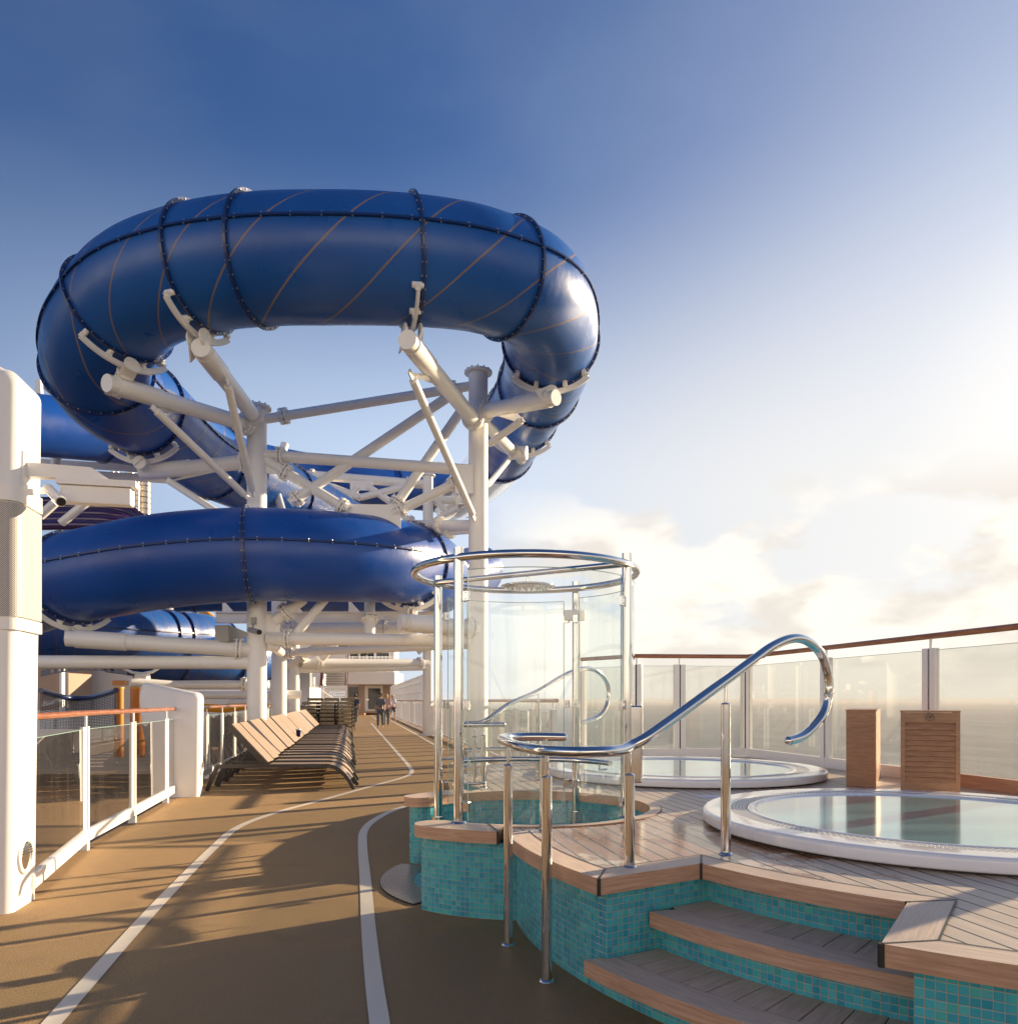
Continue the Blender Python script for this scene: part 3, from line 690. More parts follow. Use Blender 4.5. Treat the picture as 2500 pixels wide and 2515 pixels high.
def glass_arc(a0, a1, z0, z1, r=0.80, parent=sh):
    mb = MB(); n = 28
    pts = arc(RC, r, a0, a1, n)
    mb.wall([(q.x, q.y) for q in pts], z0, z1, mi=0)
    o = mb.build('glass_panel', 'glass', parent)
    for p_ in o.data.polygons: p_.use_smooth = True
    e = MB()
    for q in (pts[0], pts[-1]): e.cyl((q.x, q.y, z0), (q.x, q.y, z1), 0.0035, 6)
    e.tube([Vector((q.x, q.y, z1)) for q in pts], 0.003, 6)
    e.build('glass_edge', 'edge', o)
glass_arc(241, 323, 0.565, 2.20)
glass_arc(333, 415, 0.565, 2.20)
glass_arc(65, 140, 0.50, 2.18)
def clip(a, z, w=0.045, h=0.065):
    q = pol(RC, 0.80, a); t = Vector((-math.sin(R(a)), math.cos(R(a)), 0)); n_ = Vector((math.cos(R(a)), math.sin(R(a)), 0))
    mb = MB(); mb.box((q.x, q.y, z), (w, 0.028, h), (t, n_, Z)); 
    for s_ in (-.2, .2): mb.cyl(Vector((q.x, q.y, z+s_*0.1))+n_*0.013, Vector((q.x, q.y, z+s_*0.1))+n_*0.018, 0.006, 8)
    mb.cyl(Vector((q.x, q.y, z))-n_*0.016, Vector((q.x, q.y, z))-n_*0.02, 0.006, 8)
    mb.build('glass_clip', 'steel', sh, bevel=0.008)
for a in (240.3, 324, 332.5, 57, 63.3, 141.5):
    for z in (2.03, 1.32, 0.66): clip(a, z)
q = pol(RC, 0.79, 332); MB().box((q.x+0.03, q.y-0.02, 1.05), (0.13, 0.10, 0.53)).build('control_box', 'steel', sh, bevel=0.01)
MB().box((0.545, 6.34, 2.06), (0.17, 0.08, 0.085)).build('valve_box', 'white', sh, bevel=0.008)
ga = MB().tube([Vector((RC[0]+0.72*math.cos(R(a)), RC[1]+0.02+0.72*math.sin(R(a)), 0.86)) for a in range(22, 139, 4)], 0.022, 12)
for a in (34, 128):
    q = pol(RC, 0.72, a); q2 = pol(RC, 0.80, a); ga.cyl((q.x, q.y, 0.80), (q.x, q.y, 0.86), 0.008, 8); ga.cyl((q.x, q.y, 0.80), (q2.x, q2.y, 0.80), 0.008, 8)
ga.build('grab_rail', 'steel', sh)
MB().tube([Vector((-0.568, 6.10, 0.88)), Vector((-0.42, 6.16, 0.88)), Vector((-0.25, 6.22, 0.88))], 0.009, 8).build('stay_rod', 'steel', sh)
MB().tube([Vector((-0.45, 6.14, 0.67)), Vector((-0.20, 6.26, 0.67)), Vector((-0.19, 6.27, 0.80))], 0.011, 8).build('stay_rod', 'steel', sh)
worldparts(sh)

# ------------------------------------------------------------------ handrails
def online(px, py, p0, dr):
    k = (px-PX)/F; t = (k*p0[1]-p0[0])/(dr[0]-k*dr[1]); X = p0[0]+t*dr[0]; Y = p0[1]+t*dr[1]
    return Vector((X, Y, H+(HY-py)*Y/F))
def handrail(label, pts, posts_, r=0.026):
    h = empty('handrail', (posts_[0][0], posts_[0][1], posts_[0][2]), label, 'handrail', 'polished steel handrails beside the steps')
    q = resample(spline(pts, 10), 0.03)
    mb = MB().tube(q, r, 18); mb.ball(q[0], r*0.98); mb.ball(q[-1], r*0.98); mb.build('rail', 'steel', h)
    for x, y, z0, zt in posts_:
        z1 = zt-0.11
        p_ = MB().cyl((x, y, z0), (x, y, z1), 0.0255, 22).build('post', 'steel', h)
        MB().cyl((x, y, z1), (x, y, zt), 0.009, 10).build('stem', 'steel', p_)
        mb = MB(); mb.lathe([(0.027, 0.010), (0.034, 0.008), (0.037, 0.0)], (x, y, z0), 24); mb.lathe([(0.009, 0.010), (0.022, 0.006), (0.0262, 0.0)], (x, y, z1), 24); mb.build('collar', 'steel', p_)
    worldparts(h); return h
d4 = Vector((0.863, 0.503)); b4 = (1.137, 3.99)
near = [(0.335, 4.68, 1.125), (0.18, 4.68, 1.128), (0.03, 4.63, 1.128), (-0.045, 4.46, 1.128), (-0.015, 4.20, 1.122), (0.06, 3.88, 1.115), (0.17, 3.66, 1.110), (0.31, 3.54, 1.110), (0.44, 3.55, 1.112), (0.54, 3.635, 1.115), (0.60, 3.70, 1.135)]
near += [tuple(online(x, y, b4, d4)) for x, y in [(1600, 1803), (1781, 1672), (1852, 1620), (1896, 1588.5), (1942, 1569), (1979, 1573), (2013, 1601.6), (2031, 1646), (2036, 1698), (2023.5, 1750), (1995, 1789), (1968.7, 1810), (1937, 1820)]]
handrail('near polished handrail rising over the front steps to a loop above the near hot tub', near, [(-0.005, 4.207, 0, 1.10), (0.182, 3.66, 0, 1.09), (0.581, 3.666, 0.545, 1.10), (1.137, 3.99, 0.545, 1.44), (0.214, 4.68, 0.549, 1.11)])
d5 = Vector((0.65, 0.76)); b5 = (-0.238, 7.06)
farp = [(-0.05, 6.95, 1.13), (-0.25, 6.88, 1.13), (-0.42, 6.95, 1.13), (-0.47, 7.2, 1.13), (-0.38, 7.32, 1.13), (-0.27, 7.22, 1.14), (-0.20, 7.13, 1.17)]
farp += [tuple(online(x, y, b5, d5)) for x, y in [(1250, 1730), (1321, 1698), (1380, 1662), (1415, 1647), (1442, 1642), (1468, 1650), (1488, 1672), (1495, 1700), (1489, 1735), (1470, 1760), (1432, 1775)]]
handrail('far polished handrail with a loop seen through the shower glass', farp, [(-0.33, 7.30, 0.545, 1.11), (-0.238, 7.06, 0.545, 1.13), (0.294, 7.68, 0.545, 1.44)], 0.024)
h3 = empty('tub_grab_rail', (0.1, 8.4, 0.545), 'low curved steel grab rail at the far tub seen through the shower glass', 'grab rail')
MB().tube([Vector((-0.45, 7.75, 0.84)), Vector((-0.2, 7.82, 0.85)), Vector((0.1, 7.8, 0.85))], 0.022, 12).build('rail', 'steel', h3)
for x in (-0.35, 0.0): MB().cyl((x, 7.79, 0.545), (x, 7.79, 0.84), 0.02, 12).build('post', 'steel', h3)
worldparts(h3)

# ------------------------------------------------------------------ glass windscreen round the hot tubs
gs = empty('glass_windscreen', (4.2, 7.4, 0.545), 'tall glass windscreen with teak top rail behind the hot tubs', 'windscreen')
def wp(px, side=True):
    k = (px-PX)/F
    if side: Y = 5.727/(k+0.21); return Vector((k*Y, Y, 0.545))
    return Vector((k*10.86, 10.86, 0.545))
corner = Vector((3.42, 10.95, 0.545))
sidep = [Vector((5.727-0.21*y, y, 0.545)) for y in (0.0, 1.65, 3.3, 4.9, 6.05)]+[wp(2286), wp(2030)]
backp = [Vector((2.44, 10.88, 0.545)), Vector((1.82, 10.82, 0.545)), Vector((1.12, 11.7, 0.545))]
chain = sidep+[corner]+backp
MB().tube([v+Z*1.44 for v in chain], 0.030, 12).build('top_rail', 'teakrail', gs)
for i, (a, b) in enumerate(zip(chain, chain[1:])):
    t = (b-a).normalized()
    g_ = MB(); g_.add([a+t*0.05+Z*0.11, b-t*0.05+Z*0.11, b-t*0.05+Z*1.30, a+t*0.05+Z*1.30], [(0, 1, 2, 3)]); go_ = g_.build('glass_panel', 'railglass', gs)
    MB().bar(a+t*0.05+Z*1.301, b-t*0.05+Z*1.301, 0.010, 0.004).build('glass_edge', 'edge', go_)
    teakb = i < 5
    MB().bar(a+Z*0.06, b+Z*0.06, 0.05, 0.12).build('kickboard', 'coping' if teakb else 'white', gs)
for i, a in enumerate(chain):
    t = (chain[min(i+1, len(chain)-1)]-chain[max(i-1, 0)]).normalized(); n_ = Vector((t.y, -t.x, 0))
    mb = MB(); mb.box(a+t*0.045+Z*0.66, (0.07, 0.07, 1.32), (t, n_, Z)); mb.box(a-t*0.045+Z*0.66, (0.07, 0.055, 1.32), (t, n_, Z)); mb.box(a+Z*0.66, (0.02, 0.04, 1.31), (t, n_, Z), 1)
    mb.cyl(a+Z*1.30, a+Z*1.42, 0.014, 10)
    mb.build('post', ['white', 'dark'], gs)
worldparts(gs)

# ------------------------------------------------------------------ teak cabinets
def cab(name, o, fd, sd_, w, dp, h, label):
    return empty(name, o, label, 'cabinet')
o1 = Vector((3.38, 7.01, 0.545)); f1 = Vector((-0.88, 0.47, 0)); s1 = Vector((0.47, 0.88, 0))
c1_ = empty('teak_box', tuple(o1), 'tall plain teak box standing left of the louvred cabinet', 'cabinet')
mb = MB(); mb.box(o1+f1*0.125+s1*0.55+Z*0.355, (0.25, 1.1, 0.71), (f1, s1, Z)); mb.build('carcass', 'cabinet', c1_, bevel=0.006)
MB().box(o1+f1*0.125+s1*0.55+Z*0.714, (0.262, 1.112, 0.012), (f1, s1, Z)).build('top_board', 'cabinet', c1_)
worldparts(c1_)
o2 = Vector((3.267, 6.34, 0.545)); f2 = Vector((0.891, -0.454, 0)).normalized(); s2 = Vector((0.454, 0.891, 0)).normalized(); wc = 0.428
c2_ = empty('louvred_cabinet', tuple(o2), 'teak cabinet with louvred front and round emblem behind the near hot tub', 'cabinet')
mb = MB()
mb.box(o2+f2*wc/2+s2*0.22+Z*0.345, (wc-0.04, 0.38, 0.69), (f2, s2, Z))
for xx in (0.016, wc-0.016): mb.box(o2+f2*xx+s2*0.2+Z*0.355, (0.032, 0.4, 0.71), (f2, s2, Z))
mb.box(o2+f2*wc/2+s2*0.02+Z*0.065, (wc-0.06, 0.035, 0.13), (f2, s2, Z))
mb.box(o2+f2*wc/2+s2*0.02+Z*0.665, (wc-0.06, 0.035, 0.085), (f2, s2, Z))
mb.build('carcass', 'cabinet', c2_)
MB().box(o2+f2*wc/2+s2*0.2+Z*0.716, (wc+0.008, 0.41, 0.012), (f2, s2, Z)).build('top_board', 'cabinet', c2_)
for i in range(11):
    zc = 0.150+i*0.0435; t = (s2*0.45+Z*1.0).normalized(); n_ = f2.cross(t)
    MB().box(o2+f2*wc/2+s2*0.012+Z*zc, (wc-0.064, 0.046, 0.008), (f2, t, n_)).build('louvre', 'cabinet', c2_)
em = MB(); ec = o2+f2*wc/2-s2*0.000+Z*0.668
def disc(mb, c, r0, r1, d_=0.0, mi=0, n=32):
    for i in range(n):
        a0, a1 = 2*math.pi*i/n, 2*math.pi*(i+1)/n
        q = [c-s2*d_+(f2*math.cos(a)+Z*math.sin(a))*r for a, r in ((a0, r0), (a0, r1), (a1, r1), (a1, r0))]
        mb.add(q, [(0, 1, 2, 3)], None, mi)
disc(em, ec, 0.0, 0.035, 0.004, 1); disc(em, ec, 0.026, 0.030, 0.006)
for a, b, w in (((-0.026, 0.0), (0.028, 0.004), 0.003), ((-0.008, -0.018), (0.012, 0.012), 0.006), ((-0.018, 0.010), (0.0, 0.018), 0.003), ((0.0, 0.018), (0.018, 0.012), 0.003), ((-0.02, 0.0), (0.0, 0.009), 0.002)):
    em.bar(ec-s2*0.006+f2*a[0]+Z*a[1], ec-s2*0.006+f2*b[0]+Z*b[1], w, 0.002, 0, up=s2)
em.build('emblem', ['frame', 'cabinet'], c2_)
worldparts(c2_)

# ------------------------------------------------------------------ water slides
def proj(p): return (PX+p[0]/p[1]*F, HY-(p[2]-H)/p[1]*F)
def frame_at(path, i):
    t = (path[min(i+1, len(path)-1)]-path[max(i-1, 0)]).normalized()
    s_ = t.cross(Z); s_ = s_.normalized() if s_.length > 1e-3 else V.copy(); return t, s_, s_.cross(t)
def slide(name, label, pts, Rr, material, flanges, n=40, seams=(8, 172), clear=None, group=None, bolts=True, step_=0.12):
    path = resample(spline([P(*q) for q in pts], 16), step_)
    t_ = empty(name, tuple(path[len(path)//2]-Z*Rr), label, 'water slide', group)
    def nearest(f): return min(range(len(path)), key=lambda i: (proj(path[i])[0]-f[0])**2+(proj(path[i])[1]-f[1])**2+(((path[i].y-f[2])*30)**2 if len(f) > 2 else 0))
    if clear:
        k = nearest(clear)
        MB().tube(path[:k+1], Rr*0.985, 32, caps=False).build('clear_section', 'clearslide', t_)
        path2 = path[k:]
    else: path2 = path
    MB().tube(path2, Rr, n, caps=False).build('tube_shell', material, t_)
    fi = [nearest(f) for f in flanges]
    for s_ang in seams:
        mb = MB(); acc = 0; prev = None; k0 = 0
        rib = []
        for i in range(0, len(path2), 1):
            tt, sx, ux = frame_at(path2, i); a = R(s_ang); d_ = sx*math.cos(a)+ux*math.sin(a); e_ = -sx*math.sin(a)+ux*math.cos(a)
            c = path2[i]; rib.append((c, d_, e_, tt))
        ring = []
        for c, d_, e_, tt in rib: ring += [c+d_*(Rr-0.01)+e_*0.018, c+d_*(Rr+0.038)+e_*0.018, c+d_*(Rr+0.038)-e_*0.018, c+d_*(Rr-0.01)-e_*0.018]
        fs = []
        for i in range(len(rib)-1):
            for j in range(4): fs.append((i*4+j, (i+1)*4+j, (i+1)*4+(j+1) % 4, i*4+(j+1) % 4))
        mb.add(ring, fs)
        if bolts:
            for i in range(0, len(rib), 3):
                c, d_, e_, tt = rib[i]
                mb.cyl(c+d_*(Rr+0.024)-e_*0.036, c+d_*(Rr+0.024)+e_*0.036, 0.013, 6, 1)
        mb.build('seam_flange', ['navy', 'bolt'], t_)
    for i in fi:
        tt, sx, ux = frame_at(path, i); c = path[i]; mb = MB(); n_ = 48
        prof = [(Rr-0.01, -0.022), (Rr+0.058, -0.022), (Rr+0.058, 0.022), (Rr-0.01, 0.022)]
        vs = []; fs = []
        for j in range(n_):
            a = 2*math.pi*j/n_; d_ = sx*math.cos(a)+ux*math.sin(a)
            for r_, w_ in prof: vs.append(c+d_*r_+tt*w_)
        for j in range(n_):
            j2 = (j+1) % n_
            for q in range(3): fs.append((j*4+q, j*4+q+1, j2*4+q+1, j2*4+q))
        mb.add(vs, fs)
        if bolts:
            for j in range(32):
                a = 2*math.pi*(j+.5)/32; d_ = sx*math.cos(a)+ux*math.sin(a); mb.cyl(c+d_*(Rr+0.032)-tt*0.036, c+d_*(Rr+0.032)+tt*0.036, 0.012, 6, 1)
        mb.build('joint_flange', ['navy', 'bolt'], t_)
    worldparts(t_); return t_, path, nearest
K2 = 1.302
SR = 0.9
upper, up_path, up_near = slide('water_slide', 'big upper loop of glossy blue tube slide with thin orange stripes high above the deck',
    [(1110, 1235, 34), (1165, 1190, 29), (1205, 1150, 25.5), (1240, 1095, 22), (1285, 1010, 18.9), (1335, 925, 16.6), (1352, 838, 14.8), (1338, 760, 13.7), (1292, 706, 12.9), (1185, 668, 12.3), (1080, 650, 11.95), (940, 640, 11.7), (790, 638, 11.6), (640, 642, 11.7), (500, 660, 11.95), (375, 698, 12.3), (300, 754, 12.7), (248, 835, 13.2), (242, 915, 13.9), (292, 975, 14.7), (355, 1010, 15.5), (475, 1108, 17.9), (620, 1180, 20.5), (757, 1243, 23.5), (880, 1310, 26)],
    SR, 'slide', [(1240, 688), (1367, 835), (1325, 945), (1283, 1018), (1004, 640), (628, 642), (505, 659), (285, 754), (222, 905), (345, 1003), (520, 1135), (700, 1215), (1235, 1105)], clear=(1228, 1115))
lower, lo_path, lo_near = slide('water_slide', 'plain dark blue tube slide curving low in front of the white columns',
    [(1078, 1440, 25), (1072, 1412, 21), (1035, 1391, 18.1), (960, 1378, 16.5), (860, 1370, 15.6), (740, 1365, 15.05), (620, 1363, 14.8), (500, 1369, 14.7), (380, 1382, 14.7), (270, 1402, 14.9), (180, 1420, 15.4), (120, 1441, 16.3), (60, 1465, 17.6), (-60, 1500, 19.5)],
    SR, 'slide2', [(1005, 1386), (612, 1363), (185, 1418)])
def sl2(label, pts, r, material, fl, **k): return slide('water_slide', label, pts, r, material, fl, bolts=False, seams=k.pop('seams', (5,)), n=32, **k)
sl2('straight dark blue tube slide far behind the white columns at the height of the braces', [(1150, 1225, 35), (1050, 1205, 34), (900, 1190, 32), (700, 1160, 30), (560, 1130, 28), (330, 1075, 25), (100, 1045, 22.5), (-60, 1030, 21)], 0.9, 'slide2', [(960, 1198), (812, 1175), (250, 1065)], seams=(-8, 25))
sl2('ring-lined blue tube slide hanging behind the nearer white pipe', [(-40, 1560, 21), (60, 1555, 22), (200, 1550, 23), (330, 1558, 24.5), (430, 1563, 26), (500, 1568, 27.3), (545, 1582, 29.5), (565, 1600, 32.5)], 0.86, 'slide3', [(398, 1562), (430, 1563), (530, 1575)])
sl2('ring-lined blue tube slide lowest on the left under the grey pipe', [(270, 1585, 25), (350, 1597, 25.3), (450, 1612, 26.2), (560, 1618, 27.6), (645, 1612, 29.6), (685, 1600, 32.5)], 0.9, 'slide3', [(350, 1597), (440, 1610), (560, 1618), (650, 1611)])
sl2('dark blue tube slide resting on the white I-beam under the lower loop', [(430, 1432, 24), (560, 1432, 24.3), (760, 1438, 24.6), (960, 1434, 24.8), (1090, 1425, 26), (1180, 1400, 29)], 0.92, 'slide2', [(480, 1432), (560, 1432), (745, 1437), (1010, 1431)])
# rows of purple tubes
for i, (y0, dd) in enumerate(((1232, 27), (1247, 26.6), (1262, 26.2), (1277, 25.8), (1291, 25.4))):
    q = resample(spline([P(60, y0, dd), P(200, y0-1, dd), P(285, y0+4, dd), P(330, y0+26, dd+.4), P(385+i*2, y0+75, dd+1)], 10), 0.15)
    if i == 0: pur = empty('purple_slide', tuple(q[0]), 'bank of glossy purple tubes seen between the upper and lower blue slides', 'water slide')
    MB().tube(q, 0.16, 14).build('tube', 'purple', pur)
worldparts(pur)

# ------------------------------------------------------------------ white steel frames that carry the slides
def pipe(mb, a, b, r, n=20): mb.cyl(a, b, r, n); return mb
def collar(mb, a, b, t, r):          # bolted flange joint at fraction t of the pipe a-b
    a = Vector(a); b = Vector(b); d_ = (b-a).normalized(); c = a.lerp(b, t)
    s_ = d_.cross(Z if abs(d_.z) < 0.9 else V).normalized(); u_ = s_.cross(d_)
    for o_ in (-0.035, 0.035): mb.cyl(c+d_*(o_-0.018), c+d_*(o_+0.018), r+0.075, 20)
    for k in range(8):
        an = 2*math.pi*(k+.5)/8; q = c+(s_*math.cos(an)+u_*math.sin(an))*(r+0.045); mb.cyl(q-d_*0.10, q+d_*0.10, 0.018, 6)
def column(root, base, top, r, cap=True, fl=True):
    mb = MB(); mb.cyl(base, top, r, 36)
    o_ = mb.build('column', 'white', root)
    b = Vector(base); t = Vector(top)
    if cap:
        m2 = MB().lathe([(0.001, 0.04), (r+0.09, 0.04), (r+0.09, 0.0), (r-0.01, 0.0)], t, 32, smooth=False)
        for k in range(12):
            a = 2*math.pi*k/12; m2.cyl(t+Vector((math.cos(a)*(r+0.045), math.sin(a)*(r+0.045), 0.03)), t+Vector((math.cos(a)*(r+0.045), math.sin(a)*(r+0.045), 0.08)), 0.02, 6)
        m2.build('cap_plate', 'white', o_)
    MB().lathe([(r+0.10, 0.0), (r+0.10, 0.03), (r, 0.03)], b, 32, smooth=False).build('base_plate', 'white', o_)
    return o_
def saddle(root, path, near, at, Rr, armc, a0=-133, a1=-47, axis=None):
    i = near(at); tt, sx, ux = frame_at(path, i); c = path[i]
    if axis:
        lw = c-ux*(Rr+0.2); A_, B_ = Vector(axis[0]), Vector(axis[1]); dd_ = (B_-A_).normalized(); tq = max((B_-A_).length*0.3, min((B_-A_).length-0.25, (lw-A_).dot(dd_))); armc = A_+dd_*tq
    mb = MB(); n_ = 20; vs = []; fs = []
    for j in range(n_+1):
        a = R(a0+(a1-a0)*j/n_); d_ = sx*math.cos(a)+ux*math.sin(a); r0 = Rr+0.10; r1 = Rr+0.20
        for r_, w_ in ((r0, -0.02), (r1, -0.02), (r1, 0.02), (r0, 0.02)): vs.append(c+d_*r_+tt*(w_+0.10))
    for j in range(n_):
        for q in range(4): fs.append((j*4+q, j*4+(q+1) % 4, (j+1)*4+(q+1) % 4, (j+1)*4+q))
    fs.append((3, 2, 1, 0)); fs.append(tuple(n_*4+q for q in range(4)))
    mb.add(vs, fs)
    for j in (0, 6, 14, 20):
        a = R(a0+(a1-a0)*j/n_); d_ = sx*math.cos(a)+ux*math.sin(a); mb.cyl(c+d_*(Rr+0.03)+tt*0.0, c+d_*(Rr+0.03)+tt*0.17, 0.045, 12); mb.box(c+d_*(Rr+0.08)+tt*0.10, (0.07, 0.08, 0.12), (tt.cross(d_), tt, d_))
    low = c-ux*(Rr+0.20)
    armc = Vector(armc); d_ = (armc-low); l = d_.length; d_.normalize(); sd_ = d_.cross(tt).normalized()
    for w_ in (-0.02, 0.22):
        mb.box((low+armc)/2+tt*w_, (0.26, 0.03, l+0.10), (sd_, tt, d_)); mb.cyl(low+tt*(w_-0.016)-d_*0.02, low+tt*(w_+0.016)-d_*0.02, 0.135, 20)
    mb.build('saddle', 'white', root)
def arm(root, a, b, r, strut=None, sr=0.07, sleeve=True):
    a = Vector(a); b = Vector(b); o_ = MB().cyl(a, b, r, 28).build('arm', 'white', root); d_ = (b-a).normalized()
    mb = MB(); mb.cyl(b-d_*1.05, b-d_*0.16, r+0.018, 28)
    mb.build('sleeve', 'white', o_); 
    mb = MB(); collar(mb, a, b, 0.10, r); mb.build('bolted_joint', 'white', o_)
    if strut:
        p0, p1 = Vector(strut[0]), Vector(strut[1]); s_ = MB().cyl(p0.lerp(p1, .05), p0.lerp(p1, .95), sr, 16).build('strut', 'white', root)
        for u0_, u1_ in ((p0, p1), (p1, p0)): MB().bar(u0_, u0_.lerp(u1_, .07), 0.03, 0.10).build('clevis', 'white', s_)
        q = b-d_*1.15; MB().add([q-Z*r+d_*0.1, q-Z*r-d_*0.45, p0-d_*0.10-Z*0.05, p0+d_*0.08-Z*0.05], [(0, 1, 2, 3), (3, 2, 1, 0)]).build('gusset', 'white', o_)
    return o_
FR = empty('slide_support_frame', (-2.9, 15.6, 0), 'nearest white steel frame of two columns and braces holding the upper blue loop', 'steel frame', 'white frames that carry the slides')
C1b = Vector((-5.14, 15.5, 0)); CRb = Vector((-0.64, 15.8, 0))
C1t = C1b+Z*7.30; CRt = CRb+Z*8.15
column(FR, C1b, C1t, 0.196); column(FR, CRb, CRt, 0.20)
def on(cb, y):                        # point on the axis of a column at photo height y
    return Vector((cb.x, cb.y, H+(HY-y)*cb.y/F))
a_ = [(on(C1b, 1050), P(262, 940, 12.5), (P(372, 998, 13.1), P(610, 1224, 15.1))),
      (on(C1b, 1032), P(492, 853, 11.9), (P(556, 931, 12.8), P(622, 1217, 15.1))),
      (on(CRb, 1045), P(1000, 833, 11.5), (P(1005, 911, 12.2), P(1166, 1276, 15.5))),
      (on(CRb, 1012), P(1366, 976, 14.3), (P(1284, 1030, 14.6), P(1200, 1092, 15.4))),
      (on(C1b, 1132), P(346, 1160, 15.7), (P(410, 1178, 15.6), P(560, 1275, 15.4)))]
for a, b, st in a_: arm(FR, a, b, 0.145, st)
MB().tube([on(CRb, 1022), P(1262, 1112, 18.2)], 0.125, 22).build('arm', 'white', FR)
ax = MB().tube([P(1252, 1112, 18.2), P(1294, 1112, 18.1)], 0.16, 24).build('arm', 'white', FR)
MB().cyl(P(1250, 1128, 18.0), P(1200, 1190, 16.0), 0.06, 12).build('strut', 'white', FR)
saddle(FR, up_path, up_near, (285, 754), SR, None, axis=a_[0][:2])
saddle(FR, up_path, up_near, (505, 659), SR, None, axis=a_[1][:2])
saddle(FR, up_path, up_near, (1004, 640), SR, None, axis=a_[2][:2])
saddle(FR, up_path, up_near, (1367, 835), SR, None, axis=a_[3][:2])
saddle(FR, up_path, up_near, (345, 1003), SR, None, axis=a_[4][:2])
saddle(FR, up_path, up_near, (1283, 1018), SR, P(1272, 1112, 18.15))
# lower arms
arm(FR, on(C1b, 1597), P(163, 1568, 14.6), 0.155); saddle(FR, lo_path, lo_near, (185, 1418), SR, P(200, 1572, 14.65))
MB().cyl(on(C1b, 1628), P(20, 1626, 15.0), 0.135, 24).build('arm', 'white', FR)
arm(FR, on(CRb, 1545), P(982, 1528, 15.0), 0.16); saddle(FR, lo_path, lo_near, (1005, 1386), SR, P(1010, 1530, 15.1))
def brace(root, a, b, r, j=(0.06, 0.94)):
    o_ = MB().cyl(a, b, r, 20).build('brace', 'white2', root); 
    for t in j: mb = MB(); collar(mb, a, b, t, r); mb.build('bolted_joint', 'white2', o_)
    return o_
brace(FR, P(651, 1029, 15.5), P(1155, 948, 15.8), 0.095, (0.09, 0.91))
brace(FR, P(640, 1117, 15.5), P(1160, 1155, 15.8), 0.115, (0.09,))
brace(FR, P(712, 1236, 15.55), P(1130, 955, 15.85), 0.10, (0.04, 0.96))
brace(FR, P(1128, 1015, 15.9), P(972, 1240, 15.75), 0.10, (0.97,))
brace(FR, P(640, 1122, 15.5), P(856, 1254, 15.65), 0.105, (0.28, 0.93))
brace(FR, P(1165, 1165, 15.8), P(962, 1262, 15.75), 0.10, (0.25, 0.9))
brace(FR, P(975, 1289, 18.2), P(1165, 1290, 15.8), 0.11, (0.6,))
brace(FR, P(985, 1318, 18.6), P(1165, 1302, 15.9), 0.07, (0.7,))
mb = MB(); c_ = [P(836, 1238, 15.65), P(984, 1240, 15.7), P(984, 1300, 15.7), P(836, 1300, 15.65)]; n_ = Vector((0.067, -1, 0)).normalized()
mb.hexa([c_[3]-n_*.02, c_[2]-n_*.02, c_[2]+n_*.02, c_[3]+n_*.02, c_[0]-n_*.02, c_[1]-n_*.02, c_[1]+n_*.02, c_[0]+n_*.02]); mb.build('gusset', 'white2', FR)
for x0, x1, y0, y1 in ((645, 690, 1109, 1163), (1118, 1162, 1142, 1212), (650, 688, 1510, 1560)):
    q = [P(x0, y1, 15.5), P(x1, y1, 15.5), P(x1, y0, 15.5), P(x0, y0, 15.5)]
    MB().hexa([q[0]+n_*.02, q[1]+n_*.02, q[1]-n_*.02, q[0]-n_*.02, q[3]+n_*.02, q[2]+n_*.02, q[2]-n_*.02, q[3]-n_*.02]).build('gusset', 'white2', FR)
brace(FR, P(655, 1568, 15.5), P(1165, 1574, 15.8), 0.13, (0.10,))
brace(FR, P(745, 1470, 15.5), P(675, 1525, 15.5), 0.12, (0.6,)); brace(FR, P(825, 1440, 15.6), P(722, 1563, 15.6), 0.09, ())
brace(FR, P(908, 1400, 17.2), P(908, 1566, 16.6), 0.12, (0.72,))
MB().tube([P(655, 1588, 15.5), P(672, 1590, 15.6), P(690, 1603, 16.2)], 0.09, 14).build('brace', 'white2', FR)
worldparts(FR)
# camera and floodlight on the near column
cc = empty('security_camera', tuple(P(612, 1543, 15.15)), 'small grey bullet camera on the nearest left column', 'camera')
mb = MB(); mb.cyl(P(614, 1547, 15.2), P(637, 1553, 14.75), 0.055, 16); mb.build('body', 'grey', cc)
MB().cyl(P(636, 1552.5, 14.76), P(637.2, 1553, 14.73), 0.045, 16).build('lens', 'dark', cc)
MB().box(P(623, 1525, 15.25), (0.10, 0.06, 0.14)).build('junction_box', 'grey', cc); MB().cyl(P(623, 1531, 15.22), P(620, 1546, 15.12), 0.015, 8).build('bracket', 'grey', cc)
worldparts(cc)
hn = empty('horn_speaker', tuple(P(565, 1560, 15.6)), 'grey square horn speaker beside the nearest left column', 'speaker')
a, b = P(544, 1556, 15.2), P(600, 1560, 15.8); d_ = (b-a).normalized(); s_ = d_.cross(Z).normalized(); u_ = s_.cross(d_)
q = [a+s_*x*0.17+u_*y*0.17 for x, y in ((-1, -1), (1, -1), (1, 1), (-1, 1))]+[b+s_*x*0.06+u_*y*0.06 for x, y in ((-1, -1), (1, -1), (1, 1), (-1, 1))]
MB().hexa(q).build('horn', 'grey', hn); MB().cyl(b, b+d_*0.12, 0.05, 12).build('driver', 'grey', hn); worldparts(hn)

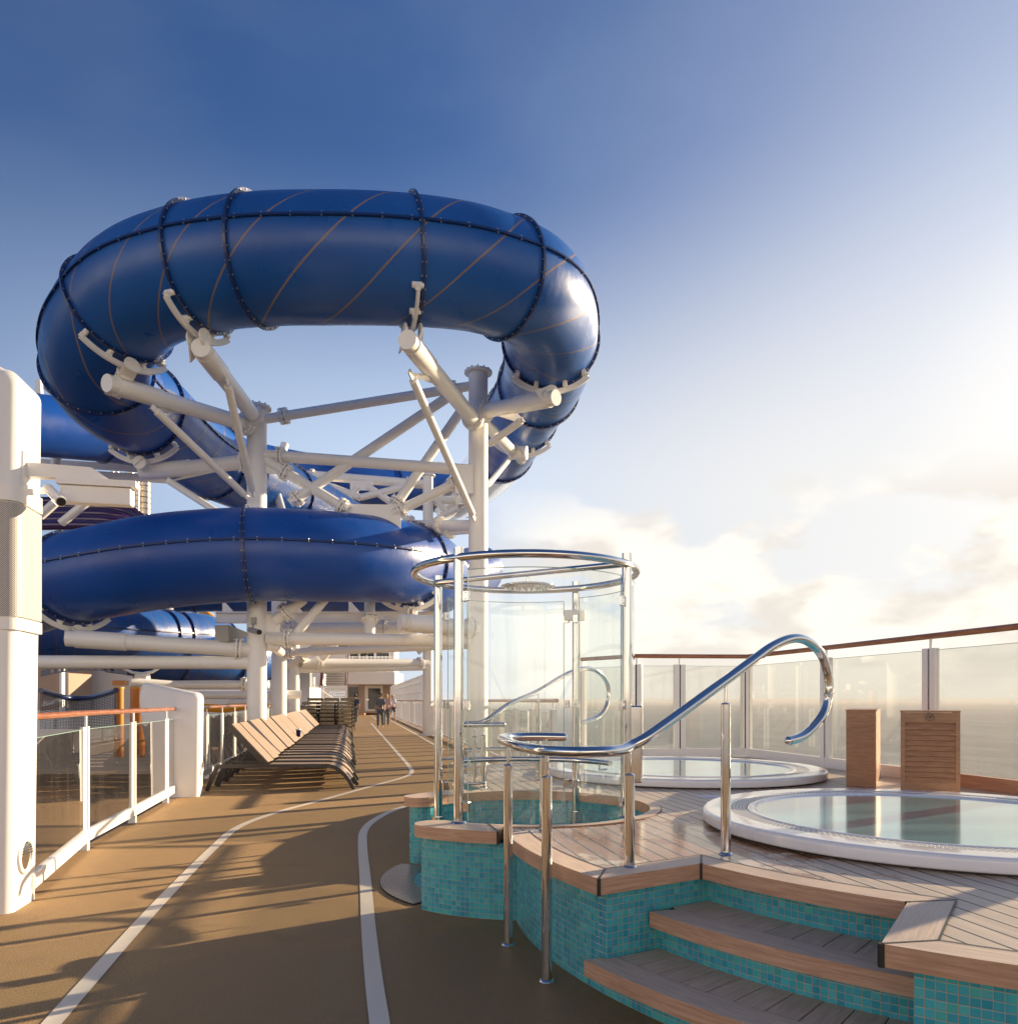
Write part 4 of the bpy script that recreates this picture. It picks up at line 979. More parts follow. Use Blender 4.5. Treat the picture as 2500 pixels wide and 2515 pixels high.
F2 = empty('slide_support_frame', (-5, 20.8, 0), 'second white steel frame behind the nearest one above the loungers', 'steel frame', 'white frames that carry the slides')
C2b = Vector((-6.23, 20.6, 0)); column(F2, C2b, C2b+Z*4.9, 0.20, True)
brace(F2, P(650, 1250, 20.6), P(700, 1090, 21.0), 0.11, ()); brace(F2, P(700, 1280, 20.6), P(662, 1150, 20.2), 0.11, ())
brace(F2, P(655, 1545, 20.6), P(1060, 1541, 21.2), 0.16, (0.15, 0.7))
brace(F2, P(690, 1604, 20.6), P(1160, 1584, 21.2), 0.11, (0.05,))
bm_ = MB()
for y_, hh in ((1505, 0.03), (1529, 0.03)): bm_.bar(P(530, y_, 22.6), P(1070, y_, 23.4), 0.32, hh)
bm_.bar(P(530, 1517, 22.6), P(1070, 1517, 23.4), 0.03, 0.30); bm_.build('i_beam', 'white2', F2)
for x in (560, 730, 870, 1005):
    mb = MB(); mb.hexa([P(x-14, 1505, 22.5), P(x+16, 1505, 22.5), P(x+16, 1505, 22.8), P(x-14, 1505, 22.8), P(x-14, 1478, 22.5), P(x-8, 1478, 22.5), P(x-8, 1478, 22.8), P(x-14, 1478, 22.8)]); mb.build('saddle', 'white2', F2)
for x0, y0, x1, y1 in ((860, 1541, 790, 1620), (940, 1520, 1010, 1590)): MB().cyl(P(x0, y0, 21.5), P(x1, y1, 21.5), 0.10, 14).build('brace', 'white2', F2)
brace(F2, P(905, 1545, 21), P(905, 1500, 21), 0.1, ())
worldparts(F2)
F3 = empty('slide_support_frame', (-5, 27, 0), 'farthest white steel frame standing astride the running track', 'steel frame', 'white frames that carry the slides')
C3b = Vector((-7.38, 26, 0)); C4b = Vector((-3.12, 29.3, 0))
column(F3, C3b, C3b+Z*4.6, 0.21); column(F3, C4b, C4b+Z*10.0, 0.20)
brace(F3, P(706, 1635, 25.8), P(790, 1580, 25.8), 0.15, (0.4,)); brace(F3, P(790, 1590, 26), P(870, 1540, 26), 0.15, ())
brace(F3, P(740, 1629, 26), P(1050, 1629, 29.2), 0.16, (0.12, 0.93)); brace(F3, P(716, 1646, 26), P(1050, 1640, 29.2), 0.11, ())
brace(F3, P(735, 1165, 29), P(1050, 1190, 29.3), 0.17, (0.1, 0.85)); brace(F3, P(765, 1178, 29), P(885, 1222, 29), 0.14, ()); brace(F3, P(885, 1222, 29), P(1035, 1185, 29.2), 0.13, ())
brace(F3, P(878, 1196, 29), P(850, 1240, 29), 0.13, ()); brace(F3, P(903, 1194, 29), P(990, 1255, 29.2), 0.13, ()); 
brace(F3, P(1050, 1227, 29.3), P(1160, 1229, 30), 0.16, (0.2,)); brace(F3, P(1070, 1225, 29.3), P(1098, 1265, 29.5), 0.12, ()); brace(F3, P(1062, 1282, 29.3), P(1125, 1248, 29.5), 0.11, ())
brace(F3, P(960, 1250, 29), P(1020, 1285, 29), 0.12, (0.8,)); brace(F3, P(975, 1520, 29), P(1040, 1600, 29.2), 0.22, ())
q = [P(860, 1203, 29), P(917, 1205, 29), P(917, 1183, 29), P(860, 1181, 29)]; MB().hexa([q[0]+n_*.03, q[1]+n_*.03, q[1]-n_*.03, q[0]-n_*.03, q[3]+n_*.03, q[2]+n_*.03, q[2]-n_*.03, q[3]-n_*.03]).build('gusset', 'white2', F3)
worldparts(F3)
# left hand pipes of the side structure
F4 = empty('pipe_rack', tuple(P(400, 1700, 18)), 'stack of grey-white horizontal pipes left of the near column', 'steel frame')
for x0, y0, x1, y1, d0, d1, r in ((395, 1683, 660, 1681, 17, 17.2, 0.095), (440, 1707, 740, 1706, 20, 21, 0.12), (560, 1724, 700, 1724, 22, 22, 0.11), (320, 1676, 420, 1683, 16.5, 17, 0.10)):
    MB().cyl(P(x0, y0, d0), P(x1, y1, d1), r, 20).build('pipe', 'white2', F4)
mb = MB(); collar(mb, P(395, 1683, 17), P(660, 1681, 17.2), 0.78, 0.095); mb.build('bolted_joint', 'white2', F4)
sd4 = MB(); sd4.tube([P(x, y, 17) for x, y in ((300, 1640), (325, 1652), (350, 1655), (375, 1650), (395, 1638))], 0.035, 8); sd4.box(P(350, 1668, 17), (0.26, 0.2, 0.22)); sd4.build('saddle', 'white2', F4)
worldparts(F4)

# ------------------------------------------------------------------ left side: pillars, bracket, guard rails
def pillar(name, base, w, dpt, hgt, label, lean, cat='pillar', slope=0.10, inner_lean=0.0):
    # base = deck-side corner nearest the camera; profile runs inboard along -V, thickness along U
    t_ = empty(name, tuple(base), label, cat)
    b = Vector(base); rr = 0.09
    prof = []
    def prf():
        pts_ = [(0, 0), (w-inner_lean*0.9, 0)]
        n_ = 6
        for i in range(n_+1):
            t = i/n_; pts_.append((w-inner_lean*(1-t)**1.6, hgt*0.25+(hgt*0.93-hgt*0.25)*t))
        for i in range(1, 7):
            a = R(90*i/6); pts_.append((w-0.08+0.08*math.cos(a), hgt*0.93+(hgt*0.07+slope)*math.sin(a)))
        for i in range(0, 7):
            a = R(90*i/6); pts_.append((-lean+rr*(1-math.sin(a)), hgt-rr*(1-math.cos(a)) if False else hgt-rr+rr*math.cos(a)))
        return pts_
    ps = prf(); mb = MB(); k = len(ps); vs = []; cx = w/2; cz = hgt/2
    lay = [(0.0, 0.05), (0.018, 0.018), (0.05, 0.0), (dpt-0.05, 0.0), (dpt-0.018, 0.018), (dpt, 0.05)]
    for dd, ins in lay:
        for s_, z_ in ps:
            sx_ = s_ + (ins if s_ < cx else -ins); zz_ = z_ if z_ <= 0 else z_-ins*(1 if z_ > hgt*0.9 else 0)
            vs.append(b - V*sx_ + U*dd + Z*zz_)
    fs = []
    for l_ in range(len(lay)-1):
        for j in range(k): fs.append((l_*k+j, l_*k+(j+1) % k, (l_+1)*k+(j+1) % k, (l_+1)*k+j))
    fs.append(tuple(range(k))[::-1]); fs.append(tuple((len(lay)-1)*k+j for j in range(k)))
    mb.add(vs, fs, None, 0, False); o_ = mb.build('body', 'grp', t_)
    for p_ in o_.data.polygons: p_.use_smooth = len(p_.vertices) == 4
    try: o_.data.set_sharp_from_angle(angle=R(35))
    except Exception: pass
    return t_
def wall_light(parent, c, r):
    # round recessed light on the deck-side face: normal V
    lt = empty('deck_light'); lt.parent = parent; c = Vector(c)
    mb = MB(); pr = [(r*1.30, 0.0), (r*1.28, 0.014), (r*1.06, 0.018), (r*1.0, 0.012), (r*0.97, -0.0)]
    def ring(mb, pr, mi=0):
        n_ = 40; vs = []; fs = []; k = len(pr)
        for j in range(n_):
            a = 2*math.pi*j/n_
            for r_, h_ in pr: vs.append(c+(U*math.cos(a)+Z*math.sin(a))*r_+V*h_)
        for j in range(n_):
            for q in range(k-1): fs.append((j*k+q, j*k+q+1, ((j+1) % n_)*k+q+1, ((j+1) % n_)*k+q))
        mb.add(vs, fs, None, mi, True)
    ring(mb, pr); mb.build('bezel', 'grp', lt)
    m2 = MB(); ring(m2, [(r*0.96, 0.006), (r*0.6, 0.004), (0.001, 0.004)]); m2.build('reflector', 'steel', lt)
    for i in range(4):
        zq = (0.15+i*0.19)*r; hw = math.sqrt(max(0.01, 1-(zq/r)**2))*r*0.9
        MB().box(c+Z*zq+V*0.012, (hw*2, 0.012, r*0.10), (U, V, Z)).build('baffle', 'steel', lt)
    return lt
p1 = pillar('speaker_pillar', (-3.145, 4.80, 0), 0.80, 0.42, 3.46, 'tall moulded white pillar with speaker grille at the left edge', 0.04, slope=0.30)
q0 = Vector((-3.145, 4.80, 0))
gm = MB()
def band(mb, z0, z1, off, mi=0):     # wraps the near face and the deck-side face
    n_ = 8; pth = [q0-V*0.8-U*off, q0-V*0.035-U*off]
    for i in range(1, n_): a = R(90*i/n_); pth.append(q0+V*(0.03-0.065+0.065*math.sin(a)+off*math.sin(a))+U*(0.065-(0.065+off)*math.cos(a)))
    pth += [q0+V*(0.032+off)+U*0.07, q0+V*(0.035+off)+U*0.36, q0+V*(0.0)+U*(0.41)]
    mb.wall(pth, z0, z1, mi=mi)
    for z_, f_ in ((z1, 1), (z0, 0)):
        inn = [p_+(q0+U*0.2-V*0.3-p_).normalized()*0.03 for p_ in pth]
        for i in range(len(pth)-1):
            q = [(pth[i].x, pth[i].y, z_), (pth[i+1].x, pth[i+1].y, z_), (inn[i+1].x, inn[i+1].y, z_), (inn[i].x, inn[i].y, z_)]
            mb.add(q if f_ else q[::-1], [(0, 1, 2, 3)], None, mi)
band(gm, 1.885, 2.605, 0.012); gm.build('speaker_grille', 'grille', p1)
b2 = MB(); band(b2, 2.615, 2.72, 0.016); band(b2, 1.80, 1.875, 0.014); b2.build('trim_band', 'grp', p1)
# plinth of the deck-side face and the light
worldparts(p1)
for ch in p1.children: pass
L1 = wall_light(p1, q0+U*0.20+V*0.004+Z*0.33, 0.092); L1.matrix_parent_inverse = Matrix.Translation(-Vector(p1.location))
br = empty('floodlight_bracket', (-3.13, 4.86, 2.7), 'white bracket arm with long blank lamp housing on the left pillar', 'lamp bracket')
A0 = P(64, 1161, 4.95); ad = V.copy(); an = U.copy()
zt, zb = 2.895, 2.805; la = 0.52
mb = MB()
mb.hexa([A0*1.0+Vector((0, 0, zb-A0.z))-an*.035, A0+ad*la+Vector((0, 0, zb-A0.z))-an*.035, A0+ad*la+Vector((0, 0, zb-A0.z))+an*.035, A0+Vector((0, 0, zb-A0.z))+an*.035,
         A0+Vector((0, 0, zt-A0.z))-an*.035, A0+ad*(la-.12)+Vector((0, 0, zt-A0.z-0.01))-an*.035, A0+ad*(la-.12)+Vector((0, 0, zt-A0.z-0.01))+an*.035, A0+Vector((0, 0, zt-A0.z))+an*.035])
mb.build('arm', 'grp', br)
MB().box(A0+Vector((-0.0, 0, (zt+zb)/2-A0.z-0.03)), (0.03, 0.16, 0.27), (ad, an, Z)).build('mounting_plate', 'grp', br)
hs = A0+ad*0.435; MB().box(Vector((hs.x, hs.y, zb-0.02)), (0.48, 0.12, 0.042), (ad, an, Z)).build('canopy', 'grp', br)
MB().box(Vector((hs.x-0.01, hs.y, zb-0.1)), (0.43, 0.085, 0.115), (ad, an, Z)).build('housing', 'grp', br, bevel=0.008)
worldparts(br)
sc = empty('security_camera', tuple(P(125, 1205, 4.95)), 'white bullet camera under the pillar bracket', 'camera')
MB().cyl(P(118, 1200, 4.98), P(150, 1232, 4.80), 0.032, 20).build('body', 'grp', sc); MB().cyl(P(149.5, 1231.5, 4.802), P(151, 1233, 4.79), 0.026, 20).build('lens', 'dark', sc)
MB().box(P(140, 1218, 4.85), (0.12, 0.085, 0.006), ((P(150, 1232, 4.8)-P(118, 1200, 4.98)).normalized(), V, Z)).build('hood', 'grp', sc); MB().cyl(P(104, 1206, 5.05), P(122, 1202, 4.96), 0.022, 12).build('bracket', 'grp', sc)
worldparts(sc)
p2 = pillar('moulded_pillar', (-4.335, 10.62, 0), 0.78, 0.34, 1.27+2.44-0.0 if False else 3.82-0.0 if False else 3.80-0.0 if False else H+(HY-1700)*10.6/F+0.0, 'waist-high white moulded pillar between the near guard rail and the loungers', 0.015, slope=0.13, inner_lean=0.17)
worldparts(p2)
L2 = wall_light(p2, Vector((-4.335, 10.62, 0))+U*0.17+V*0.001+Z*0.40, 0.085); L2.matrix_parent_inverse = Matrix.Translation(-Vector(p2.location))

def guard(label, pts, first=True, rail='teakrail', end0=None):
    g_ = empty('guard_rail', tuple(pts[0]), label, 'guard rail', 'glass guard rails along the inner deck edge')
    pts = [Vector(p_) for p_ in pts]
    e0 = pts[0] if end0 is None else Vector(end0)
    MB().tube([e0+Z*1.235]+[p_+Z*1.235 for p_ in pts[1:]]+[pts[-1]+U*0.06+Z*1.235], 0.026, 12).build('top_rail', rail, g_)
    for i, a in enumerate(pts):
        if i == 0 and end0 is not None: continue
        p_ = MB(); p_.tube([a+V*0.0+Z*0.06, a+Z*1.115], 0.026, 14, frame='any'); p_.box(a-U*0.085+Z*0.61, (0.030, 0.09, 1.0), (V, U, Z)); p_.box(a-U*0.033+Z*0.61, (0.03, 0.02, 1.0), (V, U, Z), 1)
        p_.build('post', ['white', 'dark'], g_)
        MB().cyl(a-U*0.02+Z*1.10, a-U*0.02+Z*1.22, 0.012, 8).build('bracket', 'white', g_)
        MB().box(a-U*0.06+Z*0.04, (0.07, 0.07, 0.08), (V, U, Z)).build('foot', 'white', g_)
    for a, b in zip(pts, pts[1:]):
        MB().bar(a+Z*0.125, b+Z*0.125, 0.05, 0.10).build('bottom_rail', 'white', g_)
        gp = MB(); gp.add([a+Z*0.18, b+Z*0.18, b+Z*1.09, a+Z*1.09], [(0, 1, 2, 3)]); gp = gp.build('glass_panel', 'tintglass', g_)
        MB().bar(a+Z*1.091, b+Z*1.091, 0.008, 0.004).build('glass_edge', 'edge', gp)
    worldparts(g_); return g_
guard('guard rail of tinted glass with orange teak top rail beside the near white pillar', [(-3.22, 5.10, 0), (-3.84, 6.91, 0), (-4.17, 8.45, 0), (-4.53, 10.06, 0), (-4.72, 10.85, 0)], end0=(-3.22, 4.9, 0))
guard('glass guard rail running behind the loungers from the low white pillar', [(-2.60-0.2*y, y, 0) for y in [11.7+1.5*i for i in range(14)]])

# ------------------------------------------------------------------ outboard picket rail and the tall slatted screen
pr_ = empty('sea_rail', (sideX2(12)-0.12, 12, 0), 'long sea-side rail of white double posts under a teak handrail', 'railing')
def sp_(y): return Vector((sideX2(y)-0.12, y, 0))
MB().tube([sp_(y)+Z*1.35 for y in (12.1, 30, 50, 70)], 0.035, 10).build('top_rail', 'teakrail', pr_)
MB().bar(sp_(12.1)+Z*0.10, sp_(70)+Z*0.10, 0.04, 0.07).build('bottom_rail', 'white', pr_)
mb = MB()
for o_ in (-0.055, 0.055): mb.box(U*o_+Z*0.60, (0.085, 0.075, 1.20), (V, U, Z))
mb.box((0, 0, 0.60), (0.05, 0.03, 1.19), (V, U, Z), 1); mb.cyl((0, 0, 1.18), (0, 0, 1.34), 0.016, 8)
pk = mb.build('post', ['white', 'dark'], pr_); pk.location = sp_(12.3); y = 12.3
while y < 69:
    q_ = sp_(y); q2 = sp_(y+1.42); gp = MB(); gp.add([q_+Z*0.14, q2+Z*0.14, q2+Z*1.16, q_+Z*1.16], [(0, 1, 2, 3)])
    if y < 30: gp.build('glass_panel', 'railglass', pr_)
    y += 1.42; c_ = pk.copy(); C.objects.link(c_); c_.parent = pr_; c_.location = sp_(y)
worldparts(pr_)
tf = empty('slatted_screen', tuple(sp_(34)+Z*0), 'tall white slatted wind screen standing along the far part of the sea rail', 'screen')
y = 33.0; i = 0
sl0 = MB().box((0, 0, 1.30), (0.095, 0.04, 2.55), (V, U, Z)).build('slat', 'white', tf); sl0.location = sp_(34.6)-V*-0.0
sl0.scale.z = 0.80
while y < 66:
    y = 36.0+i*1.2; c_ = sl0.copy(); C.objects.link(c_); c_.parent = tf; c_.location = sp_(y)+V*0.03; c_.scale.z = 1.0; i += 1
for zz_ in (1.35, 1.75, 2.2, 2.5): MB().bar(sp_(36)+Z*zz_+V*0.06, sp_(66)+Z*zz_+V*0.06, 0.03, 0.07).build('cross_rail', 'white2', tf)
worldparts(tf)

# ------------------------------------------------------------------ loungers
LV = Vector((0.994, 0.11, 0)).normalized(); LU = Vector((-0.11, 0.994, 0)).normalized()
LANG = math.atan2(LV.y, LV.x)
def ord_(n): return ['first', 'second', 'third', 'fourth', 'fifth', 'sixth', 'seventh', 'eighth', 'ninth', 'tenth', 'eleventh', 'twelfth', 'thirteenth', 'fourteenth', 'fifteenth', 'sixteenth', 'seventeenth', 'eighteenth', 'nineteenth', 'twentieth', 'twenty-first', 'twenty-second', 'twenty-third', 'twenty-fourth'][n]
def surf(line, w0, w1, th):        # curved board: line in (x,z), width along y
    mb = MB(); acc = 0; tops = []
    for i in range(len(line)-1):
        (x0, z0), (x1, z1) = line[i], line[i+1]; l = math.hypot(x1-x0, z1-z0); nx, nz = -(z1-z0)/l*th, (x1-x0)/l*th
        q = [(x0, w0, z0), (x1, w0, z1), (x1, w1, z1), (x0, w1, z0), (x0+nx, w0, z0+nz), (x1+nx, w0, z1+nz), (x1+nx, w1, z1+nz), (x0+nx, w1, z0+nz)]
        b = len(mb.v)
        mb.add(q, [(4, 5, 6, 7), (0, 3, 2, 1), (0, 1, 5, 4), (3, 7, 6, 2), (0, 4, 7, 3), (1, 2, 6, 5)], [[(acc, 0), (acc+l, 0), (acc+l, w1-w0), (acc, w1-w0)]]+[[(acc, 0), (acc, .02), (acc+.1, .02), (acc+.1, 0)]]*5)
        acc += l
    return mb
seatline = [(0.86, 0.358), (1.2, 0.358), (1.6, 0.358), (1.78, 0.353), (1.88, 0.330), (1.96, 0.278), (2.03, 0.20), (2.08, 0.13)]
def lounger_proto():
    t_ = empty('sun_lounger', (0, 0, 0), None, 'sun lounger', 'sun loungers in a long row facing the sea')
    for s_ in (0.02, 0.60):
        mb = MB(); pts_ = [(0.0, s_, 0.0), (0.07, s_, 0.18), (0.14, s_, 0.345), (0.20, s_, 0.365), (0.9, s_, 0.365), (1.78, s_, 0.362), (1.89, s_, 0.33), (1.97, s_, 0.275), (2.04, s_, 0.20), (2.10, s_, 0.11), (2.16, s_, 0.0)]
        for a, b in zip(pts_, pts_[1:]): mb.bar(a, b, 0.055, 0.04, up=Vector((0, 1, 0)))
        mb.build('side_frame', 'frame', t_)
    for x in (0.22, 1.3, 1.7): MB().bar((x, 0.02, 0.345), (x, 0.60, 0.345), 0.03, 0.03).build('crossbar', 'frame', t_)
    for k, (y0, y1) in enumerate(((0.05, 0.215), (0.221, 0.395), (0.401, 0.565))): surf(seatline, y0, y1, 0.018).build('seat_board', 'lounger', t_)
    hx, hz = 0.86, 0.41; tx, tz = 0.33, 0.985
    bk = empty('backrest'); bk.parent = t_
    for y0, y1 in ((0.095, 0.236), (0.239, 0.381), (0.384, 0.525)): surf([(tx, tz), (hx, hz)], y0, y1, 0.02).build('back_board', 'lounger', bk)
    mb = MB()
    for s_ in (0.08, 0.54): mb.bar((tx-0.022, s_, tz-0.022), (hx-0.022, s_, hz-0.022), 0.085, 0.028, up=Vector((0, 1, 0)))
    mb.bar((tx+0.08, 0.04, tz-0.10), (tx+0.08, 0.58, tz-0.10), 0.03, 0.03); mb.bar((0.6, 0.04, 0.67), (0.6, 0.58, 0.67), 0.03, 0.03)
    mb.build('back_frame', 'frame', bk)
    for s_ in (0.1, 0.5): MB().bar((0.55, s_, 0.70), (0.36, s_, 0.37), 0.02, 0.012, up=Vector((0, 1, 0))).build('prop', 'frame', t_)
    return t_
lp = lounger_proto(); base0 = Vector((-4.515, 11.32, 0)); acc = 0
for i in range(24):
    o = lp if i == 0 else copy_tree(lp)
    if i in (7, 14, 19): acc += 0.42
    b = base0+U*(0.755*i+acc)+V*random.uniform(-0.02, 0.02)
    o.location = b; o.rotation_euler = (0, 0, LANG+random.uniform(-0.022, 0.022))
    o['label'] = 'brown slatted lounger, %s in the row from the low white pillar' % ord_(i)
    if i == 0: o['label'] = 'nearest brown slatted lounger of the row beside the low white pillar'
cup = empty('paper_cup', tuple(P(733, 1800, 18.6)-Z*0.10), 'small dark blue cup standing on a lounger in the row', 'cup')
MB().lathe([(0.001, 0), (0.045, 0), (0.06, 0.17), (0.064, 0.175)], P(733, 1800, 18.6)-Z*0.10, 16).build('body', 'cup', cup); MB().lathe([(0.064, 0.165), (0.068, 0.17), (0.066, 0.19), (0.001, 0.195)], P(733, 1800, 18.6)-Z*0.10, 16).build('lid', 'white', cup); worldparts(cup)
# stacks of spare loungers
def flat_proto():
    t_ = empty('stacked_lounger', (0, 0, 0), None, 'sun lounger', 'spare loungers stacked at the end of the row')
    for y0, y1 in ((0.0, 0.20), (0.215, 0.415), (0.43, 0.63)): surf([(0, 0.13), (1.7, 0.13), (1.85, 0.10), (1.95, 0.02)], y0, y1, 0.02).build('board', 'loungerdark', t_)
    MB().box((-0.012, 0.315, 0.085), (0.02, 0.60, 0.10)).build('end_board', 'loungerdark', t_)
    for s_ in (0.02, 0.61):
        mb = MB()
        for a, b in (((0.0, s_, 0.10), (1.85, s_, 0.10)), ((1.85, s_, 0.09), (1.97, s_, -0.12)), ((0.05, s_, 0.10), (-0.05, s_, -0.12))): mb.bar(a, b, 0.025, 0.025, up=Vector((0, 1, 0)))
        mb.build('side_frame', 'frame', t_)
    return t_
fp = flat_proto(); first = True; levels = 8
sa_ = math.atan2(U.y, U.x)
for row in range(2):
    for col in range(3):
        for lv in range(levels - (1 if row == 0 else 0)):
            o = fp if first else copy_tree(fp); first = False
            b = Vector((-7.85-0.0, 31.2, 0))+V*(0.70*col)+U*(row*2.15)
            if row: b += V*0.12
            o.location = b+Z*(0.16+lv*0.165)+V*random.uniform(-.015, .015); o.rotation_euler = (0, 0, sa_)
            n_ = levels-(1 if row == 0 else 0)
            o['label'] = 'olive-brown spare lounger, %s from the bottom of the %s %s stack' % (ord_(lv), ('left', 'middle', 'right')[col], ('front', 'rear')[row])
    
# ------------------------------------------------------------------ superstructure at the far end
bd = empty('deckhouse', (-12, 72, 0), 'far white deckhouse with brown lobby wall, glazed balcony and roof decks', 'deckhouse')
def rect(x0, y0, x1, y1, d, mi, mb, th=0.3):      # slab facing the camera at depth d, seen at photo rect
    a, b = P(x0, y1, d), P(x1, y0, d); mb.box(((a.x+b.x)/2, d+th/2, (a.z+b.z)/2), (b.x-a.x, th, b.z-a.z), None, mi); return mb
def part(name, m, x0, y0, x1, y1, d, th=0.3, parent=bd): return rect(x0, y0, x1, y1, d, 0, MB(), th).build(name, m, parent)
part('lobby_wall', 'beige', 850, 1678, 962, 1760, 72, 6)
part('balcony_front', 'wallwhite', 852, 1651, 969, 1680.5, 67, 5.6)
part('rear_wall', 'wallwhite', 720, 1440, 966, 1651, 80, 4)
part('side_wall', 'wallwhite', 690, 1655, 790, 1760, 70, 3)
part('corner_post', 'white', 963, 1505, 968, 1652, 68, 0.4)
dr = part('door', 'wallwhite', 896, 1684, 940, 1747, 71.9, 0.1); rect(904, 1691, 934, 1742, 71.85, 0, MB(), 0.05).build('pane', 'window', dr); MB().box(P(903, 1719, 71.8), (0.25, 0.1, 0.08)).build('handle', 'steel', dr)
part('lobby_window', 'window', 856, 1688, 879, 1712, 71.9, 0.1)
part('door_sill', 'coping', 853, 1748, 948, 1751, 71, 1.0); part('lower_sill', 'coping', 853, 1752, 895, 1757, 70, 1.0)
for (x0, y0, x1, y1) in ((757, 1550, 785, 1563), (789, 1551, 811, 1562), (815, 1551, 842, 1563), (846, 1560, 870, 1580), (872, 1553, 893, 1580), (810, 1583, 856, 1596), (860, 1584, 880, 1596), (884, 1584, 900, 1596)):
    f_ = part('window_frame', 'white', x0-1.5, y0-1.5, x1+1.5, y1+1.5, 79.9, 0.1); rect(x0, y0, x1, y1, 79.8, 0, MB(), 0.05).build('pane', 'window', f_)
for x0, x1 in ((860, 880), (886, 898), (903, 918), (925, 955)):
    f_ = part('window_frame', 'white', x0-2, 1598, x1+2, 1650, 72.0, 0.1); rect(x0, 1604, x1, 1649, 71.9, 0, MB(), 0.05).build('pane', 'window', f_)
for x0, y0, x1, y1 in ((870, 1600, 877, 1610), (885, 1602, 902, 1609), (885, 1609, 891, 1650)): part('hanging_speaker', 'dark', x0, y0, x1, y1, 70, 0.4)
m_ = MB(); 
for x in range(858, 968, 9): m_.bar(P(x, 1651, 67.2), P(x, 1612, 67.2), 0.06, 0.06)
m_.bar(P(855, 1614, 67.2), P(966, 1614, 67.2), 0.08, 0.08); m_.build('balcony_railing', 'steel', bd)
m_ = MB(); m_.add([P(858, 1650, 67.3), P(965, 1650, 67.3), P(965, 1616, 67.3), P(858, 1616, 67.3)], [(0, 1, 2, 3)]); m_.build('balcony_glass', 'railglass', bd)
tw = MB(); tw.hexa([P(925, 1560, 60), P(968, 1560, 60), P(962, 1560, 66), P(925, 1560, 66), P(925, 1505, 60), P(950, 1505, 60), P(950, 1505, 66), P(925, 1505, 66)]); tw.build('roof_house', 'wallwhite', bd)
for x in (936, 943, 950, 956): MB().bar(P(x-6, 1508, 59.8), P(x, 1556, 59.8), 0.12, 0.05).build('mullion', 'grey', bd)
worldparts(bd)
stw = empty('staircase', tuple(P(825, 1720, 62)), 'far staircase with red-brown stringers climbing to the upper deck', 'staircase')
for i in range(12):
    yb = 1692-i*6.1; d = 60+i*0.45; x0 = 799+i*0.2
    a, b = P(x0, yb, d), P(849, yb, d); MB().box(((a.x+b.x)/2, d, a.z), (b.x-a.x, 0.34, 0.09)).build('tread', 'grey', stw)
    MB().box(((a.x+b.x)/2, d+0.2, a.z-0.08), (b.x-a.x, 0.04, 0.17)).build('riser', 'wallwhite', stw)
for x0, x1 in ((788, 796), (850, 853)): MB().bar(P(x0, 1690, 59.9), P(x1-(0 if x0 > 800 else 2), 1608, 65), 0.08, 0.22, up=V).build('stringer', 'brownstr', stw)
for x0 in (796, 851):
    mb = MB(); mb.bar(P(x0, 1665, 60), P(x0+2, 1590, 65), 0.06, 0.06, up=V)
    for i in range(11): mb.bar(P(x0, 1692-i*7, 60+i*.45), P(x0, 1668-i*7, 60+i*.45), 0.04, 0.04, up=V)
    mb.build('handrail', 'white', stw)
worldparts(stw)
lat = empty('lattice_fence', tuple(P(820, 1730, 57)), 'white lattice barrier in front of the far staircase', 'fence')
mb = MB()
for x in range(788, 852, 5): mb.bar(P(x, 1756, 57), P(x, 1685, 57), 0.06, 0.09, up=V)
for y_ in (1686, 1690, 1697, 1704, 1711, 1718): mb.bar(P(786, y_, 57.05), P(851, y_, 57.05), 0.04, 0.09)
mb.build('lattice', 'white', lat); MB().bar(P(851, 1760, 57), P(851, 1684, 57), 0.12, 0.12, up=V).build('post', 'white', lat); worldparts(lat)
sr = empty('stair_railing', tuple(P(790, 1740, 50)), 'sloping white baluster railing left of the lattice barrier', 'railing')
mb = MB(); mb.bar(P(771, 1682, 50), P(818, 1714, 46), 0.05, 0.07)
for i in range(14): t = i/13; a = P(771, 1682, 50).lerp(P(818, 1714, 46), t); mb.bar(a, Vector((a.x, a.y, a.z-1.3)), 0.04, 0.04, up=V)
mb.build('balusters', 'white', sr); MB().box(P(765, 1712, 50), (0.42, 0.3, 2.6)).build('newel', 'white', sr); worldparts(sr)
es = empty('exit_sign', tuple(P(744, 1658, 40)), 'small green exit sign above the spare loungers', 'sign')
MB().box(P(744, 1658, 40), (0.37, 0.04, 0.10)).build('panel', 'green', es)
tx = bpy.data.curves.new('lettering', 'FONT'); tx.body = 'EXIT  \u2192'; tx.size = 0.09; tx.extrude = 0.002; tx.align_x = 'CENTER'; tx.align_y = 'CENTER'; to = bpy.data.objects.new('lettering', tx); C.objects.link(to)
to.location = P(744, 1658, 39.96); to.rotation_euler = (R(90), 0, 0); 
dg_ = bpy.context.evaluated_depsgraph_get(); me = bpy.data.meshes.new_from_object(to.evaluated_get(dg_)); lt_ = bpy.data.objects.new('lettering', me); C.objects.link(lt_); lt_.location = to.location; lt_.rotation_euler = to.rotation_euler; me.materials.clear(); me.materials.append(M['white']); lt_.parent = es
bpy.data.objects.remove(to)
worldparts(es)
kb = empty('white_locker', tuple(P(735, 1765, 36)), 'white locker block behind the farthest left column', 'locker')
MB().box(P(742, 1740, 37), (1.3, 2.2, 2.0)).build('carcass', 'wallwhite', kb); MB().box(P(742, 1690, 39), (0.9, 0.4, 2.4)).build('grille_panel', 'grey', kb); MB().lathe([(0.001, 0.0), (0.42, 0.0), (0.42, 0.05)], P(740, 1735, 35.85), 24).build('round_vent', 'white', kb); worldparts(kb)

